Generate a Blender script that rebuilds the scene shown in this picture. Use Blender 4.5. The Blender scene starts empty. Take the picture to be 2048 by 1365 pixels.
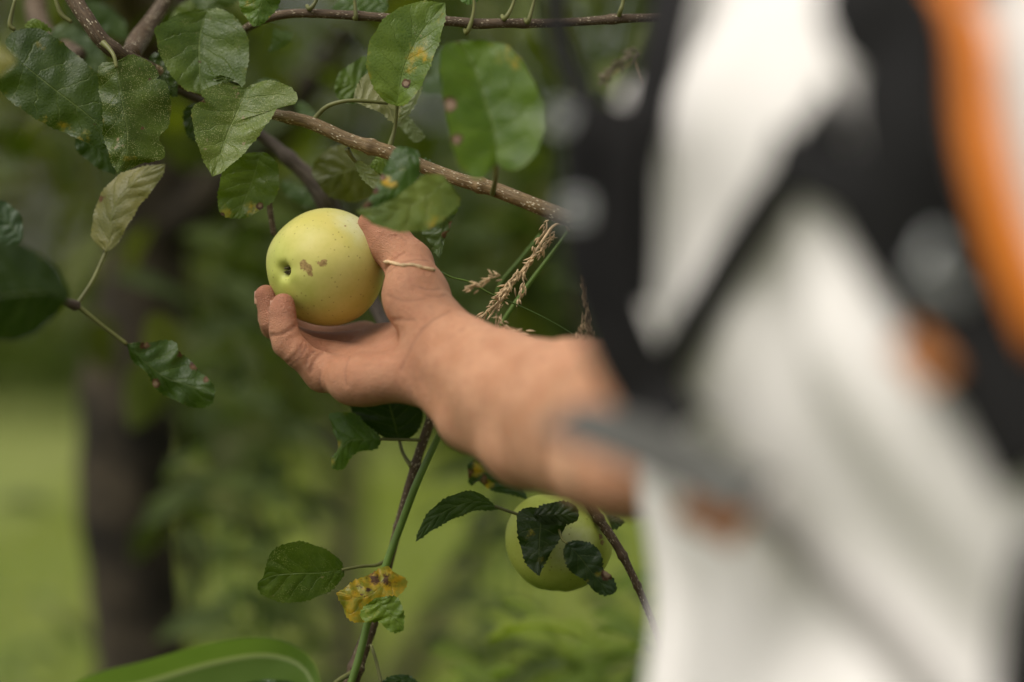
import bpy, math, random
import numpy as np
from mathutils import Vector, Matrix

random.seed(7)
rng = np.random.default_rng(7)
S = bpy.context.scene
COL = S.collection

# ------------------------------------------------------------------ camera, light, exposure
LENS, CAM_Z, FOCUS = 85.0, 1.25, 1.585
K = 36.0 / LENS / 2048.0                     # metres per photo pixel at one metre
cam = bpy.data.cameras.new("camera")
cam.lens = LENS
cam.sensor_width = 36.0
cam.clip_start, cam.clip_end = 0.05, 2000
cam.dof.use_dof = True
cam.dof.focus_distance = FOCUS
cam.dof.aperture_fstop = 1.6
cam_o = bpy.data.objects.new("camera", cam)
cam_o.location = (0, 0, CAM_Z)
cam_o.rotation_euler = (math.pi / 2, 0, 0)
COL.objects.link(cam_o)
S.camera = cam_o

TO_SUN = Vector((-0.46, -0.40, 0.95)).normalized()
world = bpy.data.worlds.new("World")
S.world = world
world.use_nodes = True
wn, wl = world.node_tree.nodes, world.node_tree.links
wn.clear()
sky = wn.new("ShaderNodeTexSky")
sky.sky_type = 'NISHITA'
sky.sun_disc = False
sky.sun_elevation = math.asin(TO_SUN.z)
sky.sun_rotation = math.atan2(TO_SUN.x, TO_SUN.y)
sky.dust_density = 3.0
hsv = wn.new("ShaderNodeHueSaturation")      # thin cloud: the blue is mostly gone
hsv.inputs['Saturation'].default_value = 0.16
tint = wn.new("ShaderNodeMix")
tint.data_type = 'RGBA'
tint.blend_type = 'MULTIPLY'
tint.inputs[0].default_value = 1.0
tint.inputs[7].default_value = (1.0, 0.970, 0.915, 1)
bg = wn.new("ShaderNodeBackground")
bg.inputs['Strength'].default_value = 0.086
wo = wn.new("ShaderNodeOutputWorld")
wl.new(sky.outputs[0], hsv.inputs['Color'])
wl.new(hsv.outputs[0], tint.inputs[6])
wl.new(tint.outputs[2], bg.inputs['Color'])
wl.new(bg.outputs[0], wo.inputs['Surface'])

sun = bpy.data.lights.new("sun", 'SUN')
sun.energy = 1.5
sun.angle = math.radians(45)
sun.color = (1.0, 0.955, 0.89)
sun_o = bpy.data.objects.new("sun", sun)
sun_o.rotation_euler = TO_SUN.to_track_quat('Z', 'Y').to_euler()
sun_o.location = (-3, -2, 6)
COL.objects.link(sun_o)

S.view_settings.view_transform = 'Standard'
S.view_settings.look = 'None'
S.view_settings.gamma = 1.0
S.view_settings.exposure = 0.64
S.view_settings.use_curve_mapping = False
S.render.engine = 'CYCLES'
S.cycles.use_denoising = True
S.cycles.max_bounces = 6
S.cycles.diffuse_bounces = 3
S.cycles.glossy_bounces = 2
S.cycles.transmission_bounces = 3
S.cycles.transparent_max_bounces = 4
S.cycles.caustics_reflective = False
S.cycles.caustics_refractive = False


# ------------------------------------------------------------------ helpers
def P(px, py, d):
    return np.array([(px - 1024.0) * K * d, d, CAM_Z - (py - 682.5) * K * d])


def tag(o, label=None, cat=None, group=None, kind=None):
    if label: o['label'] = label
    if cat: o['category'] = cat
    if group: o['group'] = group
    if kind: o['kind'] = kind
    return o


def empty(name, loc, label, cat, group=None):
    o = bpy.data.objects.new(name, None)
    o.location = loc
    o.empty_display_size = 0.05
    COL.objects.link(o)
    return tag(o, label, cat, group)


def link(name, mesh, mat=None, parent=None):
    o = bpy.data.objects.new(name, mesh)
    COL.objects.link(o)
    if mat is not None and not mesh.materials:
        mesh.materials.append(mat)
    if parent is not None:
        o.parent = parent
        o.matrix_parent_inverse = Matrix.Translation(parent.location).inverted()
    return o


def mesh_from(name, V, F, uv=None, smooth=True, traits=None):
    """V (n,3); F list or array of faces; uv per vertex (n,2); traits per vertex (n,4)."""
    V = np.asarray(V, dtype=np.float32)
    me = bpy.data.meshes.new(name)
    if isinstance(F, np.ndarray):
        n, c = F.shape
        me.vertices.add(len(V))
        me.vertices.foreach_set("co", V.ravel())
        me.loops.add(n * c)
        me.loops.foreach_set("vertex_index", F.ravel().astype(np.int32))
        me.polygons.add(n)
        me.polygons.foreach_set("loop_start", np.arange(0, n * c, c, dtype=np.int32))
        me.update(calc_edges=True)
        me.validate()
    else:
        me.from_pydata(V.tolist(), [], F)
        me.update()
    if uv is not None:
        lay = me.uv_layers.new(name="UVMap")
        idx = np.empty(len(me.loops), dtype=np.int32)
        me.loops.foreach_get("vertex_index", idx)
        lay.data.foreach_set("uv", np.asarray(uv, dtype=np.float32)[idx].ravel())
    if traits is not None:
        a = me.attributes.new("traits", 'FLOAT_COLOR', 'POINT')
        a.data.foreach_set("color", np.asarray(traits, dtype=np.float32).ravel())
    me.polygons.foreach_set("use_smooth", [smooth] * len(me.polygons))
    return me


def catmull(pts, n):
    """smooth curve through pts, n samples at equal arc length"""
    p = np.asarray(pts, dtype=float)
    if len(p) == 2:
        return p[0] + (p[1] - p[0]) * np.linspace(0, 1, n)[:, None]
    q = np.vstack([2 * p[0] - p[1], p, 2 * p[-1] - p[-2]])
    out = []
    for i in range(1, len(q) - 2):
        t = np.linspace(0, 1, 24, endpoint=False)[:, None]
        a, b, c, d = q[i - 1], q[i], q[i + 1], q[i + 2]
        out.append(0.5 * (2 * b + (c - a) * t + (2 * a - 5 * b + 4 * c - d) * t ** 2 + (3 * b - a - 3 * c + d) * t ** 3))
    out = np.vstack(out + [p[-1:]])
    s = np.concatenate([[0], np.cumsum(np.linalg.norm(np.diff(out[:, :2 if out.shape[1] < 3 else 3], axis=0), axis=1))])
    u = np.linspace(0, s[-1], n)
    return np.stack([np.interp(u, s, out[:, j]) for j in range(out.shape[1])], axis=1)


def frames(c):
    t = np.gradient(c, axis=0)
    t /= np.linalg.norm(t, axis=1)[:, None] + 1e-12
    n = np.cross(t[0], [0.0, 0.0, 1.0])
    if np.linalg.norm(n) < 0.1:
        n = np.cross(t[0], [0.0, 1.0, 0.0])
    N = []
    for i in range(len(c)):
        n = n - t[i] * np.dot(n, t[i])
        n /= np.linalg.norm(n) + 1e-12
        N.append(n)
    N = np.array(N)
    return t, N, np.cross(t, N)


def grid_faces(rows, cols, wrap):
    r = np.arange(rows - 1)[:, None]
    c = np.arange(cols if wrap else cols - 1)[None, :]
    c2 = (c + 1) % cols
    return np.stack([r * cols + c, r * cols + c2, (r + 1) * cols + c2, (r + 1) * cols + c], axis=-1).reshape(-1, 4)


def tube_data(pts, n=40, sides=10, bump=0.0, knots=()):
    """pts: (x,y,z,r)"""
    c = catmull(pts, n)
    r = c[:, 3].copy()
    c = c[:, :3]
    s = np.concatenate([[0], np.cumsum(np.linalg.norm(np.diff(c, axis=0), axis=1))])
    for ks, ka, kw in knots:
        r *= 1 + ka * np.exp(-((s / s[-1] - ks) / kw) ** 2)
    t, N, B = frames(c)
    a = np.linspace(0, 2 * math.pi, sides, endpoint=False)
    rr = r[:, None] * (1 + bump * rng.standard_normal((n, sides)))
    V = c[:, None, :] + rr[..., None] * (np.cos(a)[None, :, None] * N[:, None, :] + np.sin(a)[None, :, None] * B[:, None, :])
    F = grid_faces(n, sides, True)
    uv = np.stack(np.broadcast_arrays(s[:, None] * np.ones(sides)[None], (a / (2 * math.pi))[None, :] * 0.06), axis=-1).reshape(-1, 2)
    V = V.reshape(-1, 3)
    # end caps as fans
    k = len(V)
    V = np.vstack([V, c[0] - t[0] * r[0] * 0.3, c[-1] + t[-1] * r[-1] * 0.3])
    uv = np.vstack([uv, [0, 0], [s[-1], 0]])
    i = np.arange(sides); j = (i + 1) % sides
    caps = np.concatenate([np.stack([j, i, np.full(sides, k), np.full(sides, k)], 1),
                           np.stack([(n - 1) * sides + i, (n - 1) * sides + j, np.full(sides, k + 1), np.full(sides, k + 1)], 1)])
    return V, [tuple(f) for f in F] + [tuple(f[:3]) for f in caps], uv


def join_data(parts):
    V, F, U, off = [], [], [], 0
    for v, f, u in parts:
        V.append(v); U.append(u)
        F += [tuple(int(x) + off for x in q) for q in f]
        off += len(v)
    return np.vstack(V), F, np.vstack(U)


def tube(name, pts, mat, parent, **kw):
    v, f, u = tube_data(pts, **kw)
    return link(name, mesh_from(name, v, f, u), mat, parent)


def pxtube(name, pts, mat, parent, **kw):
    """pts: (px, py, depth, radius in photo pixels)"""
    q = [tuple(P(a, b, d)) + (r * K * d,) for a, b, d, r in pts]
    return tube(name, q, mat, parent, **kw)


# ------------------------------------------------------------------ materials
class Nodes:
    def __init__(s, name):
        s.m = bpy.data.materials.new(name)
        s.m.use_nodes = True
        s.t = s.m.node_tree
        s.t.nodes.clear()
        s.out = s.t.nodes.new("ShaderNodeOutputMaterial")

    def new(s, typ, **props):
        n = s.t.nodes.new(typ)
        for k, v in props.items():
            setattr(n, k, v)
        return n

    def put(s, sock, v):
        if isinstance(v, bpy.types.NodeSocket):
            s.t.links.new(v, sock)
        elif v is not None:
            if hasattr(sock.default_value, '__len__'):
                v = tuple(v) if hasattr(v, '__len__') else (v,) * len(sock.default_value)
                if len(sock.default_value) == 4 and len(v) == 3: v = v + (1,)
            sock.default_value = v

    def f(s, op, a, b=None, c=None):
        n = s.new("ShaderNodeMath", operation=op)
        s.put(n.inputs[0], a)
        if b is not None: s.put(n.inputs[1], b)
        if c is not None: s.put(n.inputs[2], c)
        return n.outputs[0]

    def v(s, op, a, b=None):
        n = s.new("ShaderNodeVectorMath", operation=op)
        s.put(n.inputs[0], a)
        if b is not None: s.put(n.inputs[1], b)
        return n.outputs[1] if op in ('LENGTH', 'DISTANCE', 'DOT_PRODUCT') else n.outputs[0]

    def mix(s, fac, a, b, blend='MIX'):
        n = s.new("ShaderNodeMix", data_type='RGBA', blend_type=blend)
        s.put(n.inputs[0], fac); s.put(n.inputs[6], a); s.put(n.inputs[7], b)
        return n.outputs[2]

    def ramp(s, x, lo, hi, a=0.0, b=1.0):
        n = s.new("ShaderNodeMapRange", interpolation_type='SMOOTHSTEP')
        s.put(n.inputs[0], x)
        n.inputs[1].default_value, n.inputs[2].default_value = lo, hi
        n.inputs[3].default_value, n.inputs[4].default_value = a, b
        return n.outputs[0]

    def noise(s, vec, scale, detail=3, rough=0.55, dist=0.0):
        n = s.new("ShaderNodeTexNoise")
        s.put(n.inputs['Vector'], vec)
        n.inputs['Scale'].default_value = scale
        n.inputs['Detail'].default_value = detail
        n.inputs['Roughness'].default_value = rough
        n.inputs['Distortion'].default_value = dist
        return n.outputs[0]

    def vor(s, vec, scale, feature='F1', rnd=1.0):
        n = s.new("ShaderNodeTexVoronoi", feature=feature)
        s.put(n.inputs['Vector'], vec)
        n.inputs['Scale'].default_value = scale
        n.inputs['Randomness'].default_value = rnd
        return n.outputs['Distance']

    def coord(s, which='Object'):
        return s.new("ShaderNodeTexCoord").outputs[which]

    def bump(s, h, strength, dist):
        n = s.new("ShaderNodeBump")
        s.put(n.inputs['Height'], h)
        n.inputs['Strength'].default_value = strength
        n.inputs['Distance'].default_value = dist
        return n.outputs[0]

    def bsdf(s, **kw):
        n = s.new("ShaderNodeBsdfPrincipled")
        for k, v in kw.items():
            s.put(n.inputs[k.replace('_', ' ')], v)
        return n

    def done(s, shader):
        s.t.links.new(shader, s.out.inputs['Surface'])
        return s.m


def leaf_material(name, glow=0.30):
    n = Nodes(name)
    uv = n.coord('UV')
    sep = n.new("ShaderNodeSeparateXYZ")
    n.put(sep.inputs[0], uv)
    u, v = sep.outputs[0], n.f('ABSOLUTE', n.f('SUBTRACT', n.f('MULTIPLY', sep.outputs[1], 2.0), 1.0))
    info = n.new("ShaderNodeObjectInfo")
    att = n.new("ShaderNodeAttribute", attribute_name="traits")
    tr = n.new("ShaderNodeSeparateColor")
    n.put(tr.inputs[0], att.outputs['Color'])
    yel, brn, spk = tr.outputs[0], tr.outputs[1], tr.outputs[2]
    geo = n.new("ShaderNodeNewGeometry")
    pos = n.v('ADD', n.coord('Object'), n.v('MULTIPLY', info.outputs['Random'], (13.0, 7.0, 5.0)))
    wob = n.f('SUBTRACT', n.noise(pos, 60, 2), 0.5)
    # side veins leave the midrib and bend to the tip
    q = n.f('MULTIPLY', n.f('SUBTRACT', n.f('ADD', u, n.f('MULTIPLY', wob, 0.16)), n.f('MULTIPLY', n.f('POWER', v, 0.85), 0.24)), 6.0)
    fr = n.f('ABSOLUTE', n.f('SUBTRACT', n.f('FRACT', q), 0.5))
    side = n.f('MULTIPLY', n.ramp(fr, 0.0, 0.045, 0.75, 0.0), n.ramp(v, 0.55, 1.0, 1.0, 0.15))
    midr = n.ramp(v, 0.010, 0.030, 1.0, 0.0)
    vein = n.f('MAXIMUM', side, midr)
    net = n.vor(pos, 420, 'DISTANCE_TO_EDGE')
    netl = n.ramp(net, 0.0, 0.10, 1.0, 0.0)
    big = n.noise(pos, 28, 3)
    fine = n.noise(pos, 160, 3)
    base = n.mix(1.0, info.outputs['Color'], (1.28, 1.15, 0.85), 'MULTIPLY')
    c = n.mix(n.ramp(big, 0.30, 0.70), n.mix(1.0, base, (0.74, 0.80, 0.78), 'MULTIPLY'), n.mix(1.0, base, (1.32, 1.22, 1.10), 'MULTIPLY'))
    c = n.mix(n.f('MULTIPLY', netl, 0.20), c, n.mix(1.0, base, (1.9, 1.7, 1.3), 'MULTIPLY'))
    c = n.mix(n.f('MULTIPLY', vein, 0.42), c, n.mix(1.0, n.mix(0.5, base, (0.20, 0.24, 0.09)), (1.3, 1.3, 1.2), 'MULTIPLY'))
    # yellowing, pale specks, tan and brown blotches (traits of this leaf)
    ym = n.ramp(n.f('ADD', yel, n.f('MULTIPLY', n.f('SUBTRACT', n.noise(pos, 130, 5, 0.7), 0.5), 1.9)), 0.25, 0.95)
    c = n.mix(n.f('MULTIPLY', ym, n.ramp(yel, 0.02, 0.25)), c, n.mix(n.ramp(fine, 0.35, 0.65), (0.24, 0.235, 0.030), (0.44, 0.27, 0.014)))
    sp = n.f('MULTIPLY', n.ramp(n.f('ADD', n.vor(pos, 1050), n.f('MULTIPLY', n.noise(pos, 330, 3), 0.5)), 0.46, 0.60, 1.0, 0.0), n.ramp(n.f('ADD', n.noise(pos, 75, 4, 0.65), n.f('MULTIPLY', spk, 0.40)), 0.66, 0.92))
    c = n.mix(n.f('MULTIPLY', sp, 0.75), c, (0.36, 0.36, 0.17))
    tan = n.f('MULTIPLY', n.ramp(n.noise(pos, 120, 4, 0.6), 0.66, 0.72), n.ramp(spk, 0.25, 0.8))
    c = n.mix(n.f('MULTIPLY', tan, 0.8), c, (0.30, 0.22, 0.14))
    bm = n.ramp(n.f('ADD', brn, n.f('MULTIPLY', n.f('SUBTRACT', n.noise(pos, 150, 4, 0.65), 0.5), 1.3)), 0.40, 0.58)
    bm = n.f('MULTIPLY', bm, n.ramp(brn, 0.02, 0.2))
    c = n.mix(bm, c, n.mix(n.ramp(n.f('ADD', brn, n.f('MULTIPLY', n.f('SUBTRACT', fine, 0.5), 0.5)), 0.62, 0.92), n.mix(n.ramp(fine, 0.3, 0.7), (0.040, 0.016, 0.007), (0.12, 0.060, 0.028)), (0.27, 0.185, 0.135)))
    under = n.mix(n.f('MULTIPLY', vein, 0.4), n.mix(0.62, c, (0.24, 0.27, 0.15)), (0.30, 0.31, 0.19))
    c = n.mix(n.f('MULTIPLY', geo.outputs['Backfacing'], att.outputs['Alpha']), c, under)
    h = n.f('ADD', n.f('MULTIPLY', vein, -0.55), n.f('ADD', n.f('MULTIPLY', net, 0.40), n.f('MULTIPLY', n.noise(pos, 60, 2), 1.5)))
    h = n.f('ADD', h, n.f('MULTIPLY', n.f('MULTIPLY', n.ramp(fr, 0.0, 0.42), n.ramp(v, 0.55, 1.0, 1.0, 0.1)), 0.45))
    nor = n.bump(h, 0.75, 0.0011)
    rough = n.f('ADD', n.ramp(fine, 0.3, 0.7, 0.32, 0.50), n.f('MULTIPLY', bm, 0.3))
    b = n.bsdf(Base_Color=c, Roughness=rough, Normal=nor, Specular_IOR_Level=0.32)
    tl = n.new("ShaderNodeBsdfTranslucent")
    n.put(tl.inputs[0], n.mix(1.0, c, (1.7, 1.9, 0.7), 'MULTIPLY'))
    mx = n.new("ShaderNodeMixShader")
    mx.inputs[0].default_value = glow
    n.t.links.new(b.outputs[0], mx.inputs[1])
    n.t.links.new(tl.outputs[0], mx.inputs[2])
    return n.done(mx.outputs[0])


def bark_material(name, a, b, dots=0.0, rough=0.75, scale=120):
    n = Nodes(name)
    uv = n.coord('UV')
    ob = n.coord('Object')
    st = n.noise(n.v('MULTIPLY', uv, (1.0, 4.0, 1.0)), scale, 4, 0.65)
    big = n.noise(ob, 22, 3)
    c = n.mix(n.ramp(st, 0.32, 0.68), a, b)
    c = n.mix(n.ramp(big, 0.35, 0.7, 0.0, 0.55), c, n.mix(1.0, c, (0.55, 0.58, 0.62), 'MULTIPLY'))
    h = st
    if dots:
        d1 = n.vor(uv, 300)
        sel = n.ramp(n.noise(uv, 120, 2), 0.40, 0.50)
        m = n.f('MULTIPLY', n.ramp(d1, 0.20, 0.32, 1.0, 0.0), sel)
        c = n.mix(n.f('MULTIPLY', m, dots), c, (0.62, 0.54, 0.38))
        h = n.f('ADD', st, n.f('MULTIPLY', m, 0.9))
    b_ = n.bsdf(Base_Color=c, Roughness=rough, Normal=n.bump(h, 0.6, 0.0012), Specular_IOR_Level=0.35)
    return n.done(b_.outputs[0])


def plain(name, c, rough=0.6, var=0.15, scale=30, bump=0.0, bscale=300, spec=0.4, **kw):
    n = Nodes(name)
    ob = n.coord('Object')
    no = n.noise(ob, scale, 4)
    lo = tuple(x * (1 - var) for x in c); hi = tuple(min(1, x * (1 + var)) for x in c)
    args = dict(Base_Color=n.mix(n.ramp(no, 0.3, 0.7), lo, hi), Roughness=rough, Specular_IOR_Level=spec)
    if bump:
        args['Normal'] = n.bump(n.noise(ob, bscale, 3), bump, 0.001)
    args.update(kw)
    return n.done(n.bsdf(**args).outputs[0])


def mass_leaf_material(name, a, b, glow=0.3):
    """leaves of a crown; colour per leaf from the traits attribute"""
    n = Nodes(name)
    att = n.new("ShaderNodeAttribute", attribute_name="traits")
    t = n.new("ShaderNodeSeparateColor"); n.put(t.inputs[0], att.outputs['Color'])
    c = n.mix(t.outputs[0], a, b)
    c = n.mix(n.ramp(t.outputs[1], 0.90, 0.96, 0.0, 0.7), c, (0.22, 0.19, 0.04))
    d = n.bsdf(Base_Color=c, Roughness=0.6, Specular_IOR_Level=0.18)
    tl = n.new("ShaderNodeBsdfTranslucent"); n.put(tl.inputs[0], n.mix(1.0, c, (1.7, 1.9, 0.6), 'MULTIPLY'))
    mx = n.new("ShaderNodeMixShader"); mx.inputs[0].default_value = glow
    n.t.links.new(d.outputs[0], mx.inputs[1]); n.t.links.new(tl.outputs[0], mx.inputs[2])
    return n.done(mx.outputs[0])


M = {}
M['leaf'] = leaf_material('apple_leaf')
M['bark'] = bark_material('twig_bark', (0.115, 0.072, 0.030), (0.27, 0.180, 0.082), 1.0, 0.55)
M['dark_bark'] = bark_material('dark_twig_bark', (0.058, 0.036, 0.019), (0.14, 0.092, 0.050), 0.85, 0.6)
M['grey_bark'] = bark_material('grey_bark', (0.055, 0.042, 0.032), (0.16, 0.125, 0.10), 0.0, 0.8, 60)
M['trunk'] = bark_material('trunk_bark', (0.010, 0.008, 0.005), (0.078, 0.060, 0.037), 0.0, 0.9, 18)
M['petiole'] = plain('leaf_stalk_green', (0.13, 0.135, 0.04), 0.5, 0.25, 60)
M['stem'] = plain('green_stem', (0.10, 0.17, 0.025), 0.45, 0.2, 40)
M['straw'] = plain('dry_seed_head', (0.60, 0.43, 0.25), 0.8, 0.3, 160)
M['dull_straw'] = plain('dull_dry_grass', (0.20, 0.17, 0.11), 0.85, 0.3, 160)
M['white'] = plain('white_shirt_cloth', (0.79, 0.757, 0.728), 0.9, 0.04, 12, 0.25, 900, 0.2)
M['black'] = plain('black_webbing', (0.010, 0.0095, 0.0095), 0.8, 0.3, 40, 0.4, 700, 0.2)
M['pad'] = plain('black_padding', (0.014, 0.0135, 0.014), 0.9, 0.3, 20, 0.4, 500, 0.2)
M['grey'] = plain('grey_webbing', (0.088, 0.088, 0.080), 0.8, 0.2, 40, 0.4, 700, 0.3)
M['fold_shade'] = plain('fold_shade_grey', (0.27, 0.255, 0.235), 0.85, 0.1, 40, 0.4, 700, 0.2)
M['orange'] = plain('orange_piping', (0.78, 0.22, 0.018), 0.65, 0.12, 30, 0.2, 500, 0.35)
M['tan_tab'] = plain('rust_orange_tab', (0.40, 0.14, 0.03), 0.7, 0.15, 40)
M['buckle'] = plain('grey_plastic_buckle', (0.42, 0.43, 0.43), 0.35, 0.1, 40, 0, 300, 0.5)
M['trousers'] = plain('dark_trousers', (0.05, 0.055, 0.06), 0.85, 0.2, 20)
M['hair'] = plain('brown_hair', (0.05, 0.03, 0.018), 0.55, 0.4, 80, 0.5, 300)
M['shoe'] = plain('brown_boot', (0.09, 0.055, 0.03), 0.6, 0.2, 20)


# ------------------------------------------------------------------ ground
def ground_material():
    n = Nodes('grass_ground')
    ob = n.coord('Object')
    a = n.noise(ob, 0.35, 3)
    b = n.noise(ob, 2.2, 4)
    c = n.mix(n.ramp(a, 0.35, 0.65), (0.160, 0.215, 0.026), (0.255, 0.270, 0.062))
    c = n.mix(n.ramp(b, 0.50, 0.78, 0.0, 0.6), c, (0.33, 0.28, 0.13))
    c = n.mix(n.ramp(n.noise(ob, 60, 3), 0.3, 0.7, 0.0, 0.4), c, (0.10, 0.14, 0.02))
    return n.done(n.bsdf(Base_Color=c, Roughness=0.95, Normal=n.bump(n.noise(ob, 40, 4), 0.6, 0.03)).outputs[0])


N = 61
xs = np.sign(np.linspace(-1, 1, N)) * np.abs(np.linspace(-1, 1, N)) ** 3 * 400
X, Y = np.meshgrid(xs, xs)
Z = np.where(np.hypot(X, Y) > 3, 0.04 * np.sin(X * 0.35) * np.cos(Y * 0.27), 0.0) - 0.0
gv = np.stack([X, Y, Z], -1).reshape(-1, 3)
ground = link('ground', mesh_from('ground', gv, grid_faces(N, N, False)), ground_material())
tag(ground, 'pale green grassy ground reaching to the trees', None, None, 'structure')


def blades(n, area, hmin, hmax, wid, ymin=None):
    x = rng.uniform(area[0], area[1], n); y = rng.uniform(area[2], area[3], n)
    h = rng.uniform(hmin, hmax, n); a = rng.uniform(0, math.tau, n); w = wid * rng.uniform(0.6, 1.3, n)
    lean = rng.uniform(0.1, 0.6, n) * h; b = rng.uniform(0, math.tau, n)
    base = np.stack([x, y, np.full(n, -0.02)], 1)
    side = np.stack([np.cos(a), np.sin(a), np.zeros(n)], 1) * w[:, None]
    mid = base + np.stack([np.cos(b) * lean * 0.35, np.sin(b) * lean * 0.35, h * 0.6], 1)
    tip = base + np.stack([np.cos(b) * lean, np.sin(b) * lean, h], 1)
    V = np.stack([base - side, base + side, mid + side * 0.7, mid - side * 0.7, tip], 1).reshape(-1, 3)
    k = np.arange(n)[:, None] * 5
    F = np.concatenate([k + np.array([[0, 1, 2, 3]]), k + np.array([[3, 2, 4, 4]])])
    F = [tuple(r) if r[2] != r[3] else tuple(r[:3]) for r in F.tolist()]
    tr = np.repeat(np.stack([rng.random(n), rng.random(n), np.zeros(n), np.ones(n)], 1), 5, 0)
    return V, F, tr


M['blade'] = mass_leaf_material('grass_blades', (0.160, 0.225, 0.024), (0.265, 0.285, 0.065), 0.4)
gv, gf, gt = blades(16000, (-3.5, 3.5, 5.0, 24.0), 0.06, 0.16, 0.012)
grass = link('grass', mesh_from('grass', gv, gf, traits=gt), M['blade'])
tag(grass, 'short pale green grass of the orchard floor', None, None, 'stuff')


M['weeds'] = mass_leaf_material('bounce_blocker_blades', (0.022, 0.040, 0.006), (0.055, 0.085, 0.014), 0.25)  # unseen dark growth, added to cut grass light bouncing up to the hand
uv_, uf_, ut_ = blades(15000, (-2.2, 1.8, -1.2, 4.6), 0.18, 0.55, 0.016)
ug = link('bounce_blocker', mesh_from('bounce_blocker', uv_, uf_, traits=ut_), M['weeds'])
tag(ug, 'unseen dark tall grass and weeds added to cut light bounced off the ground', None, None, 'stuff')


# ------------------------------------------------------------------ crowns and far trees
def leaf_cloud(centres, radii, counts, size):
    """small folded leaves spread through ragged clumps"""
    Cs = []
    for c, r, k in zip(centres, radii, counts):
        d = rng.standard_normal((k, 3)); d /= np.linalg.norm(d, axis=1)[:, None]
        rr = rng.random(k) ** 0.45
        Cs.append(np.asarray(c) + d * rr[:, None] * np.asarray(r))
    c = np.vstack(Cs); n = len(c)
    ax = rng.standard_normal((n, 3)); ax[:, 2] -= 0.4; ax /= np.linalg.norm(ax, axis=1)[:, None]
    up = rng.standard_normal((n, 3)) * 0.7 + np.array([0, 0, 1.0])
    sd = np.cross(ax, up); sd /= np.linalg.norm(sd, axis=1)[:, None] + 1e-9
    nm = np.cross(sd, ax)
    s = size * rng.uniform(0.6, 1.35, n)[:, None]
    a, b = c - ax * s * 0.5, c + ax * s * 0.5
    l, r = c + sd * s * 0.3 + nm * s * 0.1, c - sd * s * 0.3 + nm * s * 0.1
    V = np.stack([a, l, b, r], 1).reshape(-1, 3)
    k = np.arange(n)[:, None] * 4
    F = np.concatenate([k + np.array([[0, 1, 2]]), k + np.array([[0, 2, 3]])])
    tr = np.repeat(np.stack([rng.random(n), rng.random(n), np.zeros(n), np.ones(n)], 1), 4, 0)
    return V, F, tr


M['far_a'] = mass_leaf_material('dark_crown_leaves', (0.020, 0.034, 0.004), (0.060, 0.088, 0.012))
M['far_b'] = mass_leaf_material('mid_crown_leaves', (0.040, 0.068, 0.006), (0.105, 0.140, 0.018))
M['far_c'] = mass_leaf_material('olive_crown_leaves', (0.042, 0.050, 0.005), (0.11, 0.105, 0.014))


def far_tree(x, y, h, w, mat, label, group, leaf=0.16, n=2600, low=0.5, name='tree'):
    t = empty(name, (x, y, 0), label, 'tree', group)
    tube('trunk', [(x, y, -0.1, w * 0.055), (x + 0.05, y, h * 0.25, w * 0.045), (x - 0.06, y + 0.05, h * 0.6, w * 0.03), (x, y, h * 0.9, w * 0.01)],
         M['trunk'], t, n=14, sides=9, bump=0.05)
    cs, rs, ks = [], [], []
    for i in range(14):
        a = rng.uniform(0, math.tau); q = rng.uniform(0.1, 0.75) * w * 0.5
        z = rng.uniform(low, h)
        taper = 1.0 - 0.45 * max(0, (z - h * 0.5) / (h * 0.5))
        cs.append((x + math.cos(a) * q * taper, y + math.sin(a) * q * taper, z))
        rs.append(np.array([w * 0.24, w * 0.24, h * 0.13]) * rng.uniform(0.7, 1.25))
        ks.append(n // 14)
    v, f, tr = leaf_cloud(cs, rs, ks, leaf)
    link('crown', mesh_from('crown', v, f, traits=tr, smooth=False), M[mat], t)
    return t


FAR = [(-9.5, 27, 9, 6, 'far_a'), (-6.6, 24, 8, 5, 'far_b'), (-4.2, 28, 10, 6, 'far_a'), (-2.2, 23, 7.5, 4.6, 'far_a'), (-0.2, 27, 9, 5.4, 'far_a'),
       (1.6, 24, 8, 5, 'far_a'), (3.8, 27, 9, 6, 'far_a'), (6.2, 25, 8, 5, 'far_b'), (9, 28, 10, 6, 'far_a'),
       (-12.5, 31, 11, 7, 'far_b'), (12.5, 31, 11, 7, 'far_a'), (-7.5, 34, 12, 8, 'far_a'), (0.5, 35, 13, 8, 'far_b'), (7.5, 35, 12, 8, 'far_a')]
for x, y, h, w, m in FAR:
    far_tree(x * 1.75, y * 1.75, h * 1.75, w * 1.75, m, 'blurred green tree in the far row closing the view behind the grass', 'trees in the far row', 0.46, 3000, 0.5)

mid = [(-1.25, 8.2, 3.6, 2.0, 'far_c', 'olive green orchard tree between the thick trunk and the left edge'),
       (0.80, 7.4, 3.8, 2.6, 'far_a', 'dark orchard tree standing behind the held apple and the thumb'),
       (1.5, 9.0, 4.0, 2.4, 'far_b', 'green orchard tree hidden mostly behind the person')]
for x, y, h, w, m, lab in mid:
    far_tree(x, y, h, w, m, lab, 'orchard trees in the middle distance', 0.10, 3200, 1.55)

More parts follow.
